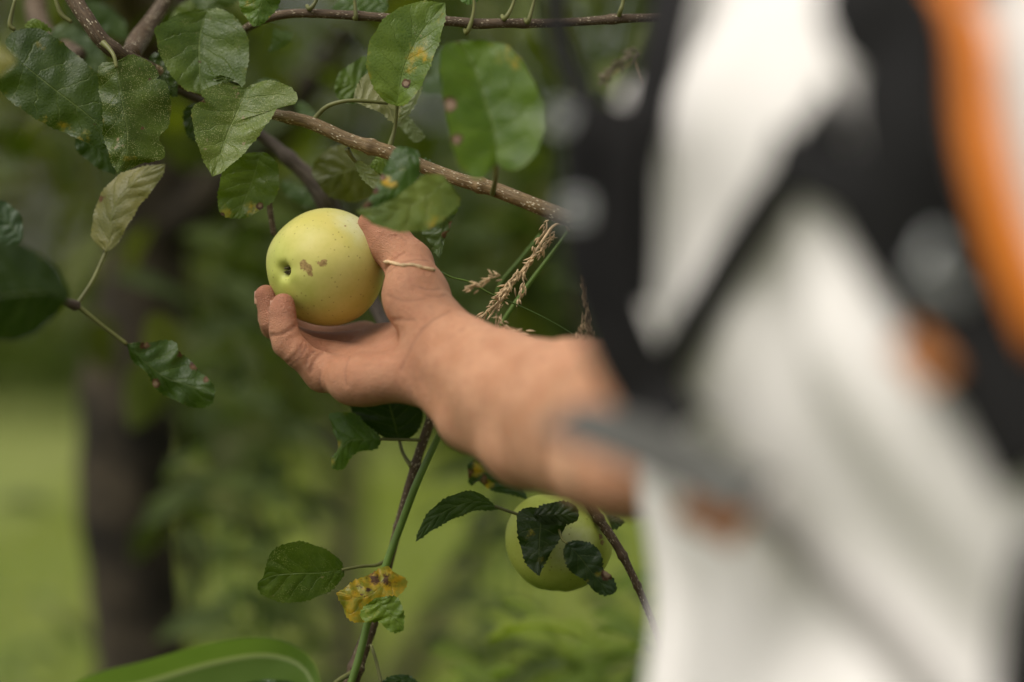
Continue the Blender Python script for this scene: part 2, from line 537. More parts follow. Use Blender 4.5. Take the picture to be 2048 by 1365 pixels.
for x, y, h, w, m in ((-7.2, 30, 1.7, 3.4, 'far_b'), (-5.0, 33, 1.5, 3.0, 'far_a'), (-3.1, 29, 1.2, 2.6, 'far_b'), (-1.3, 32, 1.6, 3.0, 'far_a'), (0.6, 30, 1.5, 3.0, 'far_a'), (2.6, 33, 1.8, 3.4, 'far_b'),
                      (-2.2, 25, .8, 1.8, 'far_a'), (-.3, 23, .7, 1.6, 'far_b')):
    b_ = empty('bush', (x, y, 0), 'low dark bush growing on the grass before the far row of trees', 'bush', 'low bushes out on the grass')
    tube('stem', [(x, y, -.05, .04), (x + .05, y, h * .4, .03), (x, y, h * .8, .012)], M['trunk'], b_, n=8, sides=7)
    cs = [(x + rng.uniform(-.5, .5) * w * .8, y + rng.uniform(-.4, .4) * w, rng.uniform(.25, .75) * h) for _ in range(7)]
    v, f, tr = leaf_cloud(cs, [(w * .2, w * .2, h * .3)] * 7, [150] * 7, .2)
    link('crown', mesh_from('crown', v, f, traits=tr, smooth=False), M[m], b_)

# slender trunks seen blurred below the hand
st = empty('young_tree', tuple(P(690, 682, 5.0) * np.array([1, 1, 0])), 'slender grey trunked young tree below the hand, left of the twig with the yellow leaf', 'tree')
pxtube('trunk', [(700, 1980, 5.0, 50), (690, 1400, 5.0, 40), (688, 1000, 5.0, 34), (700, 760, 5.0, 28), (690, 400, 5.0, 20), (700, 100, 5.0, 12)], M['trunk'], st, n=24, sides=10, bump=0.04)
bx = P(690, 250, 5.0)
v, f, tr = leaf_cloud([bx + np.array(o) for o in ((-.25, 0, .1), (.2, .2, .25), (0, -.2, .5), (.3, 0, -.15), (-.3, .2, -.25), (-.05, .1, -.3))], [(.28, .28, .2)] * 6, [220] * 6, 0.075)
link('crown', mesh_from('crown', v, f, traits=tr, smooth=False), M['far_b'], st)

ln = empty('leaning_tree', tuple(P(640, 682, 3.6) * np.array([1, 1, 0])), 'thin leaning brown trunk slanting up to the lower apple', 'tree')
pxtube('trunk', [(360, 2360, 3.6, 34), (640, 1700, 3.6, 30), (810, 1350, 3.6, 27), (920, 1160, 3.6, 24), (1010, 1000, 3.6, 20), (1110, 830, 3.6, 16), (1180, 600, 3.6, 10)], M['trunk'], ln, n=26, sides=9, bump=0.04)
bx = P(1120, 560, 3.6)
v, f, tr = leaf_cloud([bx + np.array(o) for o in ((-.1, 0, .05), (.1, .1, .2), (0, -.1, -.1))], [(.16, .16, .14)] * 3, [120] * 3, 0.07)
link('crown', mesh_from('crown', v, f, traits=tr, smooth=False), M['far_a'], ln)


# ------------------------------------------------------------------ signed distance bodies
def smin(a, b, k):
    h = np.clip(k - np.abs(a - b), 0, None) / k
    return np.minimum(a, b) - h * h * k * 0.25


class Prims:
    def __init__(s): s.A, s.B, s.ra, s.rb = [], [], [], []
    def add(s, a, b, ra, rb):
        s.A.append(a); s.B.append(b); s.ra.append(ra); s.rb.append(rb)
    def chain(s, pts):
        for p, q in zip(pts[:-1], pts[1:]):
            s.add(np.asarray(p[:3], float), np.asarray(q[:3], float), p[3], q[3])
        return s
    def dist(s, i, p):
        ba = s.B[i] - s.A[i]
        t = np.clip((p - s.A[i]) @ ba / (ba @ ba + 1e-12), 0, 1)
        c = p - s.A[i] - t[..., None] * ba
        return np.sqrt(np.einsum('...i,...i->...', c, c)) - (s.ra[i] + (s.rb[i] - s.ra[i]) * t)


class Field:
    """groups: list of (Prims, k inside). The first is the body, the others join each other sharply and the body softly."""
    def __init__(s, groups, kj=0.006, kf=0.0015, post=None):
        s.g, s.kj, s.kf, s.post = groups, kj, kf, post
        s.reach = max([kj] + [k for _, k in groups])
    def near(s, c, rad):
        d = [np.array([g.dist(i, c[None])[0] for i in range(len(g.A))]) for g, _ in s.g]
        lo = min(x.min() for x in d)
        return lo, [[i for i in range(len(x)) if x[i] < lo + 2 * rad + s.reach] for x in d]
    def __call__(s, p, keep=None):
        res, rest = None, None
        for gi, (g, k) in enumerate(s.g):
            d = None
            for i in (range(len(g.A)) if keep is None else keep[gi]):
                e = g.dist(i, p)
                d = e if d is None else smin(d, e, k)
            if d is None: continue
            if gi == 0: res = d
            else: rest = d if rest is None else smin(rest, d, s.kf)
        if res is None: out = rest
        elif rest is None: out = res
        else: out = smin(res, rest, s.kj)
        return s.post(p, out) if s.post else out


def trace(field, px, py, d0=0.5):
    """depth at which the camera ray through a photo pixel meets the body"""
    px, py = np.atleast_1d(px).astype(float), np.atleast_1d(py).astype(float)
    r = np.stack([(px - 1024) * K, np.ones_like(px), -(py - 682.5) * K], 1)
    L = np.linalg.norm(r, axis=1)
    d = np.full(len(px), d0)
    for _ in range(90):
        p = r * d[:, None] + np.array([0, 0, CAM_Z])
        e = field(p)
        d += np.clip(e, -0.02, 0.05) / L * 0.85
    p = r * d[:, None] + np.array([0, 0, CAM_Z])
    return p, np.abs(field(p)) < 0.002


def normal(field, p, h=0.002):
    g = np.stack([field(p + np.eye(3)[i] * h) - field(p - np.eye(3)[i] * h) for i in range(3)], 1)
    return g / (np.linalg.norm(g, axis=1)[:, None] + 1e-12)


def polygonize(field, lo, hi, h, blk=16, cut=None):
    lo = np.asarray(lo, float)
    nb = np.ceil((np.asarray(hi) - lo) / (h * blk)).astype(int)
    n = nb * blk + 1
    D = np.full(n, 1.0, dtype=np.float32)
    rad = h * blk * math.sqrt(3) / 2
    g = np.arange(blk + 1) * h
    G = np.stack(np.meshgrid(g, g, g, indexing='ij'), -1)
    for bx in range(nb[0]):
        for by in range(nb[1]):
            for bz in range(nb[2]):
                o = lo + np.array([bx, by, bz]) * blk * h
                d, keep = field.near(o + blk * h / 2, rad)
                sl = (slice(bx * blk, bx * blk + blk + 1), slice(by * blk, by * blk + blk + 1), slice(bz * blk, bz * blk + blk + 1))
                if d > rad + 0.01:
                    continue
                if d < -rad - field.reach - 0.012:
                    D[sl] = -1.0
                    continue
                D[sl] = field(G + o, keep)
    if cut is not None:
        gx = [lo[i] + np.arange(n[i]) * h for i in range(3)]
        D = np.maximum(D, cut(gx[0][:, None, None], gx[1][None, :, None], gx[2][None, None, :]).astype(np.float32))
    ins = D < 0
    s = ins[:-1, :-1, :-1].astype(np.int8)
    tot = np.zeros_like(s)
    for i in (0, 1):
        for j in (0, 1):
            for k in (0, 1):
                tot += ins[i:n[0] - 1 + i, j:n[1] - 1 + j, k:n[2] - 1 + k]
    act = (tot > 0) & (tot < 8)
    I = np.argwhere(act)
    idx = np.full(act.shape, -1, dtype=np.int64)
    idx[act] = np.arange(len(I))
    acc = np.zeros((len(I), 3)); cnt = np.zeros(len(I))
    cor = [(i, j, k) for i in (0, 1) for j in (0, 1) for k in (0, 1)]
    vals = {c: D[I[:, 0] + c[0], I[:, 1] + c[1], I[:, 2] + c[2]].astype(float) for c in cor}
    for a in cor:
        for ax in range(3):
            if a[ax] == 0:
                b = list(a); b[ax] = 1; b = tuple(b)
                va, vb = vals[a], vals[b]
                m = (va < 0) != (vb < 0)
                t = va[m] / (va[m] - vb[m])
                pt = np.tile(np.array(a, float), (m.sum(), 1)); pt[:, ax] += t
                acc[m] += pt; cnt[m] += 1
    V = lo + (I + acc / cnt[:, None]) * h
    Fs = []
    for ax in range(3):
        u, w = (ax + 1) % 3, (ax + 2) % 3
        a = [slice(1, -1)] * 3; b = [slice(1, -1)] * 3
        a[ax] = slice(0, -1); b[ax] = slice(1, None)
        A, B = ins[tuple(a)], ins[tuple(b)]
        for flip in (False, True):
            m = np.argwhere((A & ~B) if not flip else (~A & B))
            off = np.ones(3, int); off[ax] = 0
            m = m + off
            q = []
            for du, dw in ((0, 0), (-1, 0), (-1, -1), (0, -1)):
                c = m.copy(); c[:, u] += du; c[:, w] += dw
                q.append(idx[c[:, 0], c[:, 1], c[:, 2]])
            q = np.stack(q, 1)
            if flip: q = q[:, ::-1]
            Fs.append(q)
    F = np.vstack(Fs)
    F = F[(F >= 0).all(1)]
    return V, F


# ------------------------------------------------------------------ the person
def C(px, py, d, r):
    return tuple(P(px, py, d)) + (r * K * d,)


body = Prims()
# metacarpals, heel of the hand, ball of the thumb
body.chain([C(832, 765, 1.532, 32), C(735, 762, 1.552, 36), C(648, 746, 1.572, 33)])
body.chain([C(845, 735, 1.535, 36), C(668, 722, 1.597, 32)])
body.chain([C(855, 705, 1.547, 36), C(700, 702, 1.622, 32)])
body.chain([C(868, 672, 1.560, 36), C(728, 682, 1.645, 32)])
body.chain([C(808, 752, 1.528, 44), C(700, 764, 1.552, 43)])
body.chain([C(885, 690, 1.522, 42), C(832, 610, 1.552, 60)])
body.chain([C(878, 655, 1.534, 46), C(838, 590, 1.562, 52)])
# forearm: two bones and the flesh between
body.chain([C(882, 648, 1.535, 42), C(1010, 727, 1.470, 60), C(1150, 777, 1.405, 92), C(1250, 790, 1.365, 108)])
body.chain([C(842, 762, 1.530, 38), C(940, 838, 1.480, 58), C(1050, 893, 1.430, 76), C(1165, 908, 1.375, 100)])
body.chain([C(862, 705, 1.530, 56), C(1000, 792, 1.455, 84), C(1200, 850, 1.370, 115)])
fing = []
for ch in ([C(645, 747, 1.572, 33), C(594, 706, 1.567, 27), C(568, 662, 1.568, 25), C(566, 611, 1.572, 24)],
           [C(668, 722, 1.597, 33), C(590, 688, 1.594, 26), C(546, 643, 1.594, 25), C(532, 593, 1.596, 23)],
           [C(700, 700, 1.622, 32), C(602, 686, 1.622, 26), C(548, 652, 1.620, 25), C(537, 630, 1.618, 22)],
           [C(728, 680, 1.645, 32), C(640, 680, 1.652, 26), C(592, 662, 1.650, 24), C(570, 632, 1.645, 21)]):
    fing.append((Prims().chain(ch), 0.004))
fing[0][0].chain([C(568, 690, 1.567, 24), C(563, 628, 1.570, 24.5)])
thumb = Prims().chain([C(828, 582, 1.560, 61), C(818, 529, 1.578, 46), C(776, 484, 1.588, 43), C(747, 450, 1.590, 32)])
fing.append((thumb, 0.006))

creases = [([(540, 672), (565, 668), (592, 652)], .9, 1.1), ([(573, 727), (590, 712), (606, 690)], .9, 1.1), ([(580, 733), (598, 716), (614, 693)], .4, .9),
           ([(621, 744), (630, 722), (645, 706)], 1.0, 1.2), ([(612, 728), (618, 712), (630, 702)], .35, .8),
           ([(866, 640), (835, 672), (812, 716), (802, 740)], .6, 1.5), ([(900, 622), (868, 640), (840, 660)], .45, 1.2),
           ([(764, 545), (776, 531), (792, 516), (808, 506)], 1.2, 1.5), ([(776, 545), (800, 528), (830, 520), (856, 522)], .35, 1.0),
           ([(744, 492), (762, 470)], .18, .8), ([(763, 650), (790, 640), (830, 640)], .5, 1.6), ([(775, 590), (810, 602), (850, 598)], .25, 1.0),
           ([(838, 575), (860, 580), (880, 578)], .3, .9), ([(850, 590), (872, 594), (890, 590)], .3, .9), ([(655, 800), (640, 770), (640, 745)], .35, 1.2),
           ([(700, 712), (690, 740), (692, 770)], .35, 1.6), ([(780, 470), (800, 474), (812, 482)], .25, .8)]
pre = Field([(body, 0.012)] + fing, kj=0.009)
segs = []
for pts, dep, wid in creases:
    q = catmull(pts, 10)
    p, ok = trace(pre, q[:, 0], q[:, 1], 1.40)
    p = p[ok]
    for a, b in zip(p[:-1], p[1:]):
        if np.linalg.norm(a - b) < 0.02:
            segs.append((a, b, dep * 1.7e-3, wid * 0.95e-3))
SA = np.array([s[0] for s in segs]); SB = np.array([s[1] for s in segs])
SD = np.array([s[2] for s in segs]); SW = np.array([s[3] for s in segs])


def skin_post(p, d):
    sh = p.shape[:-1]
    f = p.reshape(-1, 3)
    dd = d.reshape(-1).copy()
    near = np.abs(dd) < 0.005
    q = f[near]
    if len(q):
        c = q.mean(0)
        rad = np.linalg.norm(q - c, axis=1).max()
        add = np.zeros(len(q))
        for i in np.nonzero(np.linalg.norm((SA + SB) / 2 - c, axis=1) < rad + 0.012)[0]:
            ba = SB[i] - SA[i]
            t = np.clip((q - SA[i]) @ ba / (ba @ ba), 0, 1)
            e = np.linalg.norm(q - SA[i] - t[:, None] * ba, axis=1)
            add = np.maximum(add, SD[i] * np.exp(-(e / SW[i]) ** 2))
        und = 0.00006 * (np.sin(q[:, 0] * 330 + 2 * np.sin(q[:, 2] * 150)) * np.sin(q[:, 1] * 280 + q[:, 2] * 190))
        dd[near] += add + und
    return dd.reshape(sh)


ARM = Field([(body, 0.012)] + fing, kj=0.009, post=skin_post)

# trunk of the body: f faces the left of the picture, r is the person's right (away from the camera)
BC = np.array([0.232, 1.075, 0.0])
ff = np.array([-0.95, -0.31, 0.0]); ff /= np.linalg.norm(ff)
rr_ = np.array([-0.31, 0.95, 0.0]); rr_ -= ff * (rr_ @ ff); rr_ /= np.linalg.norm(rr_)


def B(f, r, z, rad):
    q = BC + ff * f + rr_ * r
    return (q[0], q[1], z, rad)


torso = Prims()
torso.chain([B(.02, .085, 1.30, .112), B(.02, -.085, 1.30, .112)])
torso.chain([B(.02, .085, 1.32, .112), B(.005, .09, 1.43, .085)])
torso.chain([B(.02, .075, 1.10, .108), B(.02, -.075, 1.10, .108)])
torso.chain([B(.02, .08, 1.22, .108), B(.02, -.08, 1.22, .108)])
torso.chain([B(0, .085, .94, .115), B(0, -.085, .94, .115)])
torso.chain([B(-.01, .165, 1.40, .058), B(-.02, .05, 1.45, .062), B(-.02, -.05, 1.45, .062), B(-.01, -.165, 1.40, .058)])
shoulder_r = B(-.01, .175, 1.40, .054)
elbow = C(1245, 862, 1.352, 128)
arm_up = Prims().chain([shoulder_r, elbow])
arm_lo = Prims().chain([C(1245, 862, 1.352, 126), C(1150, 840, 1.40, 120)])
arm_lo.chain([C(1178, 940, 1.318, 80), C(1210, 945, 1.310, 74)])
left_arm = Prims().chain([B(-.01, -.185, 1.40, .054), B(-.05, -.235, 1.13, .040), B(.05, -.25, .90, .029)])
left_arm.chain([B(.05, -.25, .90, .030), B(.065, -.25, .82, .034)])
hand2 = []
for a, b_, L in ((.095, -.245, .69), (.078, -.262, .68), (.058, -.268, .685), (.04, -.265, .70)):
    hand2.append((Prims().chain([B(.066, -.252, .81, .014), (B(a, b_, .745, .0095)), B(a + .012, b_ + .016, L, .0075)]), .003))
hand2.append((Prims().chain([B(.07, -.24, .85, .015), B(.115, -.235, .80, .012), B(.125, -.225, .755, .009)]), .003))
head = Prims().chain([B(-.02, 0, 1.46, .058), B(.01, 0, 1.57, .056)])
head.chain([B(.0, .0, 1.66, .082), B(.02, 0, 1.68, .084)])
head.chain([B(.05, .0, 1.585, .046), B(.03, 0, 1.64, .066)])
head.chain([B(.104, 0, 1.665, .010), B(.122, 0, 1.632, .013)])
arm_lo.chain([C(1285, 955, 1.300, 72), C(1330, 950, 1.29, 72)])
for sgn in (1, -1):
    head.chain([B(-.005, .083 * sgn, 1.63, .010), B(-.012, .090 * sgn, 1.665, .013)])
    head.chain([B(.098, .018 * sgn, 1.60, .007), B(.102, 0, 1.601, .008)])
legs = Prims()
for sgn in (1, -1):
    legs.chain([B(0, .09 * sgn, .90, .088), B(.01, .10 * sgn, .50, .056), B(-.015, .105 * sgn, .28, .052), B(-.02, .105 * sgn, .08, .036)])
    legs.chain([B(-.04, .105 * sgn, .045, .034), B(.13, .115 * sgn, .035, .028)])

allp = Prims()
for g in (torso, arm_up, arm_lo, left_arm, head, legs):
    for i in range(len(g.A)): allp.add(g.A[i], g.B[i], g.ra[i], g.rb[i])
REST = Field([(allp, 0.025)] + hand2, kj=0.008)

person = empty('person', (BC[0], BC[1], 0), 'person in a white shirt at the right, arm stretched out to cup the yellow apple', 'person')

# hand and forearm fine, the rest coarse; both meet inside the elbow
armp = Prims()  # (elbow folds sit in arm_lo)
for g in (body, arm_lo):
    for i in range(len(g.A)): armp.add(g.A[i], g.B[i], g.ra[i], g.rb[i])
for i in range(len(arm_up.A)): armp.add(arm_up.A[i], arm_up.B[i], arm_up.ra[i], arm_up.rb[i])
ARM = Field([(armp, 0.012)] + fing, kj=0.009, post=skin_post)
V1, F1 = polygonize(ARM, (-0.180, 1.27, 1.145), (0.115, 1.700, 1.345), 0.00105,
                    cut=lambda x, y, z: np.maximum(np.maximum(x - 0.100 + 0 * y + 0 * z, z - 1.335 + 0 * x + 0 * y), 1.285 - y + 0 * x + 0 * z))
V2, F2 = polygonize(REST, (-0.05, 0.70, -0.02), (0.52, 1.50, 1.80), 0.007, 12)
flush_shade = np.concatenate([np.zeros(len(V1)), np.zeros(len(V2))])  # reddish fingertips, plus the shading of the fingers painted into the skin
tips = [P(570, 668, 1.572), P(600, 712, 1.57), P(545, 650, 1.596), P(775, 470, 1.58), P(566, 611, 1.572), P(532, 593, 1.596), P(537, 630, 1.618), P(743, 452, 1.590), P(640, 740, 1.57), P(817, 530, 1.578)]
for q, r, a in zip(tips, (.016, .014, .018, .018, .024, .026, .026, .026, .024, .022), (.8, .6, .9, .7, 1, 1, 1, .95, .4, .55)):
    flush_shade[:len(V1)] = np.maximum(flush_shade[:len(V1)], a * np.exp(-np.sum((V1 - q) ** 2, 1) / r ** 2))
hx = np.clip((P(950, 0, 1.53)[0] - V1[:, 0]) / (P(950, 0, 1.53)[0] - P(800, 0, 1.55)[0]), 0, 1)
flush_shade[:len(V1)] = np.maximum(flush_shade[:len(V1)], .42 * hx * hx * (3 - 2 * hx))   # browner tint over the hand, standing in for its shading
crs = np.zeros(len(flush_shade))
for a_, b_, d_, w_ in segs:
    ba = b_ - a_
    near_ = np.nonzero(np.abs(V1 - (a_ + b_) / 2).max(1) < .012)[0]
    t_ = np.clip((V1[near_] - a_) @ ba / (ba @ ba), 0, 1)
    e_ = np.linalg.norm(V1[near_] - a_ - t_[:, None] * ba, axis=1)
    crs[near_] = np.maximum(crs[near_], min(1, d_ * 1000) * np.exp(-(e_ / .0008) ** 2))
tr = np.zeros((len(flush_shade), 4)); tr[:, 0] = flush_shade; tr[:, 1] = crs; tr[:, 3] = 1


def skin_material():
    n = Nodes('skin')
    ob = n.coord('Object')
    att = n.new("ShaderNodeAttribute", attribute_name="traits")
    t = n.new("ShaderNodeSeparateColor"); n.put(t.inputs[0], att.outputs['Color'])
    big = n.noise(ob, 45, 4, 0.6)
    c = n.mix(n.ramp(big, 0.32, 0.68), (0.57, 0.275, 0.150), (0.66, 0.345, 0.200))
    c = n.mix(n.ramp(n.noise(ob, 120, 3), 0.55, 0.75, 0.0, 0.5), c, (0.55, 0.22, 0.13))
    c = n.mix(n.f('MULTIPLY', t.outputs[0], 0.85), c, (0.32, 0.115, 0.065))
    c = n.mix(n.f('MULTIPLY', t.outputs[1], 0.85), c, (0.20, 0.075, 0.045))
    c = n.mix(n.ramp(n.noise(ob, 210, 4, 0.7), 0.48, 0.70, 0.0, 0.42), c, (0.40, 0.18, 0.105))
    lines = n.noise(n.v('MULTIPLY', ob, (1.0, 1.0, 2.6)), 420, 3, 0.6, 0.4)
    cells = n.vor(ob, 900, 'DISTANCE_TO_EDGE')
    h = n.f('ADD', n.f('MULTIPLY', lines, 1.1), n.f('ADD', n.f('MULTIPLY', n.ramp(cells, 0.0, 0.25), 0.5), n.f('MULTIPLY', n.noise(ob, 150, 3, 0.5), 1.3)))
    b = n.bsdf(Base_Color=c, Roughness=n.ramp(big, 0.3, 0.7, 0.46, 0.58), Normal=n.bump(h, 0.85, 0.0009), Specular_IOR_Level=0.42,
               Subsurface_Weight=0.16, Subsurface_Radius=(1.0, 0.35, 0.2), Subsurface_Scale=0.004)
    return n.done(b.outputs[0])


M['skin'] = skin_material()
body_o = link('body', mesh_from('body', np.vstack([V1, V2]), np.vstack([F1, F2 + len(V1)]), traits=tr), M['skin'], person)

# nail of the thumb and of the fingers that show their sides
def nail(tip, along, out, w, L):
    a_ = Vector(along).normalized(); o_ = Vector(out); o_ = (o_ - a_ * o_.dot(a_)).normalized(); s_ = a_.cross(o_)
    us, vs = np.linspace(-1, 1, 9), np.linspace(0, 1, 9)
    V = []
    for v_ in vs:
        for u_ in us:
            ww = w * (1 - .25 * v_ ** 4) * (.9 + .1 * min(1, v_ * 4))
            V.append(np.array(tip) + np.array(s_) * u_ * ww + np.array(a_) * (v_ - .55) * L + np.array(o_) * (-(u_ ** 2) * w * .45 - .1 * L * (v_ - .5) ** 2))
    return link('fingernail', mesh_from('fingernail', V, grid_faces(9, 9, False)), M['nail'], person)


M['nail'] = plain('fingernail', (0.52, 0.27, 0.185), 0.35, 0.06, 200, 0, 300, 0.45)
for q, al, ou, rad in ((P(563, 616, 1.572), (-.05, .02, 1), (-.85, -.1, .1), 24), (P(530, 598, 1.596), (0, .05, 1), (-.9, 0, .15), 23),
                       (P(536, 634, 1.618), (0, .05, 1), (-.9, 0, .15), 22), (P(750, 458, 1.590), (-.65, .05, .7), (.6, .35, .6), 30)):
    nail(np.array(q) + np.array(Vector(ou).normalized()) * (rad * K * 1.59 * .95), al, ou, .0048 if rad < 28 else .0068, .0085 if rad < 28 else .013)

# white shirt: loose cloth over the trunk, with folds
cloth = Prims()
for i in range(len(torso.A)): cloth.add(torso.A[i], torso.B[i], torso.ra[i] + .014, torso.rb[i] + .014)
cloth.chain([B(.035, .07, 1.02, .118), B(.035, -.07, 1.02, .118)])
cloth.chain([B(.0, .09, .90, .128), B(.0, -.09, .90, .128)])
sl_r = np.array(shoulder_r[:3]) + (np.array(elbow[:3]) - np.array(shoulder_r[:3])) * 0.62
cloth.chain([tuple(shoulder_r[:3]) + (.066,), tuple(sl_r) + (.052,)])
cloth.chain([B(-.01, -.185, 1.40, .066), B(-.035, -.218, 1.21, .062)])


def cloth_post(p, d):
    x, y, z = p[..., 0], p[..., 1], p[..., 2]
    w = 0.006 * np.sin(22 * z + 16 * y + 3 * np.sin(14 * x + 9 * z)) + 0.004 * np.sin(47 * z - 30 * y + 2.5 * np.sin(31 * y)) + 0.005 * np.sin(13 * y + 36 * x - 18 * z)
    return d + w


SHIRT = Field([(cloth, 0.05)], post=cloth_post)
V3, F3 = polygonize(SHIRT, (-0.05, 0.68, 0.80), (0.52, 1.50, 1.56), 0.006, 12,
                    cut=lambda x, y, z: np.maximum(0.84 - z + 0 * x + 0 * y, z - 1.475 + 0 * x + 0 * y))
shirt = link('shirt', mesh_from('shirt', V3, F3), M['white'], person)
shirt['label'] = 'loose white shirt'
tro = Prims()
for i in range(len(legs.A)):
    if legs.A[i][2] > .2: tro.add(legs.A[i], legs.B[i], legs.ra[i] + .014, legs.rb[i] + .016)
tro.chain([B(0, .085, .93, .122), B(0, -.085, .93, .122)])
V4, F4 = polygonize(Field([(tro, 0.03)]), (-0.05, 0.75, 0.0), (0.52, 1.40, 1.08), 0.010, 10, cut=lambda x, y, z: 0.06 - z + 0 * x + 0 * y)
link('trousers', mesh_from('trousers', V4, F4), M['trousers'], person)
hr = Prims().chain([B(-.012, 0, 1.695, .090), B(.01, 0, 1.70, .090)])
hr.chain([B(-.05, 0, 1.64, .055), B(-.03, 0, 1.70, .075)])
V5, F5 = polygonize(Field([(hr, 0.03)]), (0.0, 0.9, 1.5), (0.45, 1.25, 1.82), 0.008, 10,
                    cut=lambda x, y, z: ((x - BC[0]) * ff[0] + (y - BC[1]) * ff[1]) - 0.055 - (z - 1.70) * 0.4)
link('hair', mesh_from('hair', V5, F5), M['hair'], person)
for sgn in (1, -1):
    bt = Prims().chain([B(-.05, .105 * sgn, .048, .044), B(.05, .11 * sgn, .050, .042), B(.14, .117 * sgn, .040, .036)])
    bt.chain([B(-.03, .105 * sgn, .05, .045), B(-.02, .105 * sgn, .14, .046)])
    V6, F6 = polygonize(Field([(bt, 0.02)]), (-0.05, 0.75, -0.02), (0.52, 1.40, 0.22), 0.008, 10, cut=lambda x, y, z: 0.002 - z + 0 * x + 0 * y)
    link('boot', mesh_from('boot', V6, F6), M['shoe'], person)


# ------------------------------------------------------------------ backpack harness over the shirt
def ribbon(name, c, nrm, width, thick, mat, parent, n=40):
    c = np.asarray(c, float)
    k = catmull(c, n)
    u = np.linspace(0, 1, len(c))
    nn = np.stack([np.interp(np.linspace(0, 1, n), u, np.asarray(nrm)[:, j]) for j in range(3)], 1)
    t = np.gradient(k, axis=0); t /= np.linalg.norm(t, axis=1)[:, None]
    nn -= t * np.sum(nn * t, 1)[:, None]; nn /= np.linalg.norm(nn, axis=1)[:, None] + 1e-9
    s = np.cross(t, nn)
    m = 14
    a = np.linspace(0, math.tau, m, endpoint=False)
    ex = lambda q: np.sign(q) * np.abs(q) ** 0.45
    V = k[:, None] + (ex(np.cos(a)) * width / 2)[None, :, None] * s[:, None] + (ex(np.sin(a)) * thick / 2)[None, :, None] * nn[:, None]
    F = [tuple(f) for f in grid_faces(n, m, True)]
    V = V.reshape(-1, 3)
    F += [tuple(range(m))[::-1], tuple((n - 1) * m + i for i in range(m))]
    return link(name, mesh_from(name, V, F), mat, parent)


def on_shirt(px, lift):
    """points on the shirt under photo pixels, lifted by the strap's thickness; misses keep the last depth"""
    q = np.asarray(px, float)
    p, ok = trace(SHIRT, q[:, 0], q[:, 1], 0.55)
    nr = normal(SHIRT, p)
    good = np.nonzero(ok)[0]
    for i in range(len(q)):
        if not ok[i] and len(good):
            j = good[np.argmin(np.abs(good - i))]
            p[i] = P(q[i, 0], q[i, 1], p[j][1]); nr[i] = nr[j]
    return p + nr * lift, nr


pk_c = BC - ff * 0.27
pack = empty('backpack', (pk_c[0], pk_c[1], 0.95), 'black backpack with orange edged shoulder straps and dangling buckles worn over the white shirt', 'backpack')
pk = Prims()
for f_, r_ in ((-.20, .1), (-.20, -.1), (-.29, .09), (-.29, -.09)):
    pk.chain([B(f_, r_, .98, .055), B(f_, r_, 1.46, .050)])
pk.chain([B(-.20, .1, 1.2, .06), B(-.20, -.1, 1.2, .06)])
for z in (1.0, 1.1, 1.3, 1.45): pk.chain([B(-.24, .09, z, .07), B(-.24, -.09, z, .07)])
V7, F7 = polygonize(Field([(pk, 0.04)]), (0.25, 0.80, 0.85), (0.75, 1.50, 1.60), 0.010, 10)
link('pack_body', mesh_from('pack_body', V7, F7), M['pad'], pack)
pp = Prims().chain([B(-.36, .07, 1.03, .05), B(-.36, -.07, 1.03, .05)]).chain([B(-.36, .07, 1.18, .045), B(-.36, -.07, 1.18, .045)])
pp.chain([B(-.36, .07, 1.03, .05), B(-.36, .07, 1.18, .045)]).chain([B(-.36, -.07, 1.03, .05), B(-.36, -.07, 1.18, .045)])
V8, F8 = polygonize(Field([(pp, 0.03)]), (0.40, 0.85, 0.92), (0.75, 1.45, 1.3), 0.010, 10)
link('front_pocket', mesh_from('front_pocket', V8, F8), M['orange'], pack)


def strap(name, px, width, thick, mat, lift=None, n=50, ends=None):
    p, nr = on_shirt(px, thick * 0.5 + 0.003 if lift is None else lift)
    if ends:
        for e in ends:
            p = np.vstack([e, p]); nr = np.vstack([nr[:1], nr])
    return ribbon(name, p, nr, width, thick, mat, pack, n)


top_l = np.array(B(-.05, -.10, 1.53, 0)[:3])
strap('shoulder_strap', [(1815, -60), (1815, 100), (1822, 250), (1858, 400), (1922, 545), (2005, 700), (2115, 920)], .048, .010, M['pad'], ends=[top_l])
strap('orange_edge', [(1950, -60), (1946, 100), (1962, 250), (1998, 390), (2050, 530), (2124, 690)], .0150, .009, M['orange'], lift=.009, ends=[top_l + rr_ * -.03])
strap('webbing', [(1700, 200), (1640, 290), (1560, 400), (1470, 540), (1390, 670), (1340, 770)], .0200, .003, M['black'], lift=.006)
strap('webbing', [(1690, 300), (1735, 420), (1800, 540), (1880, 650)], .020, .004, M['pad'], lift=.008)
strap('webbing', [(1880, 640), (1960, 740), (2030, 830), (2110, 930)], .030, .006, M['black'], lift=.012)
strap('waist_webbing', [(2110, 1080), (2080, 1200), (2050, 1420)], .022, .006, M['black'], lift=.006)
strap('trim_tab', [(1835, 710), (1872, 742), (1912, 785)], .014, .004, M['tan_tab'], lift=.022)
strap('webbing', [(1600, 318), (1665, 355), (1740, 395), (1820, 440)], .022, .005, M['pad'], lift=.011)


def air(px, d):
    return np.array([P(a, b, d_) for (a, b), d_ in zip(px, d)])


def air_strap(name, px, d, width, thick, mat, face=(0.1, -1, 0.05), n=50):
    c = air(px, d)
    return ribbon(name, c, np.tile(np.array(face, float), (len(c), 1)), width, thick, mat, pack, n)


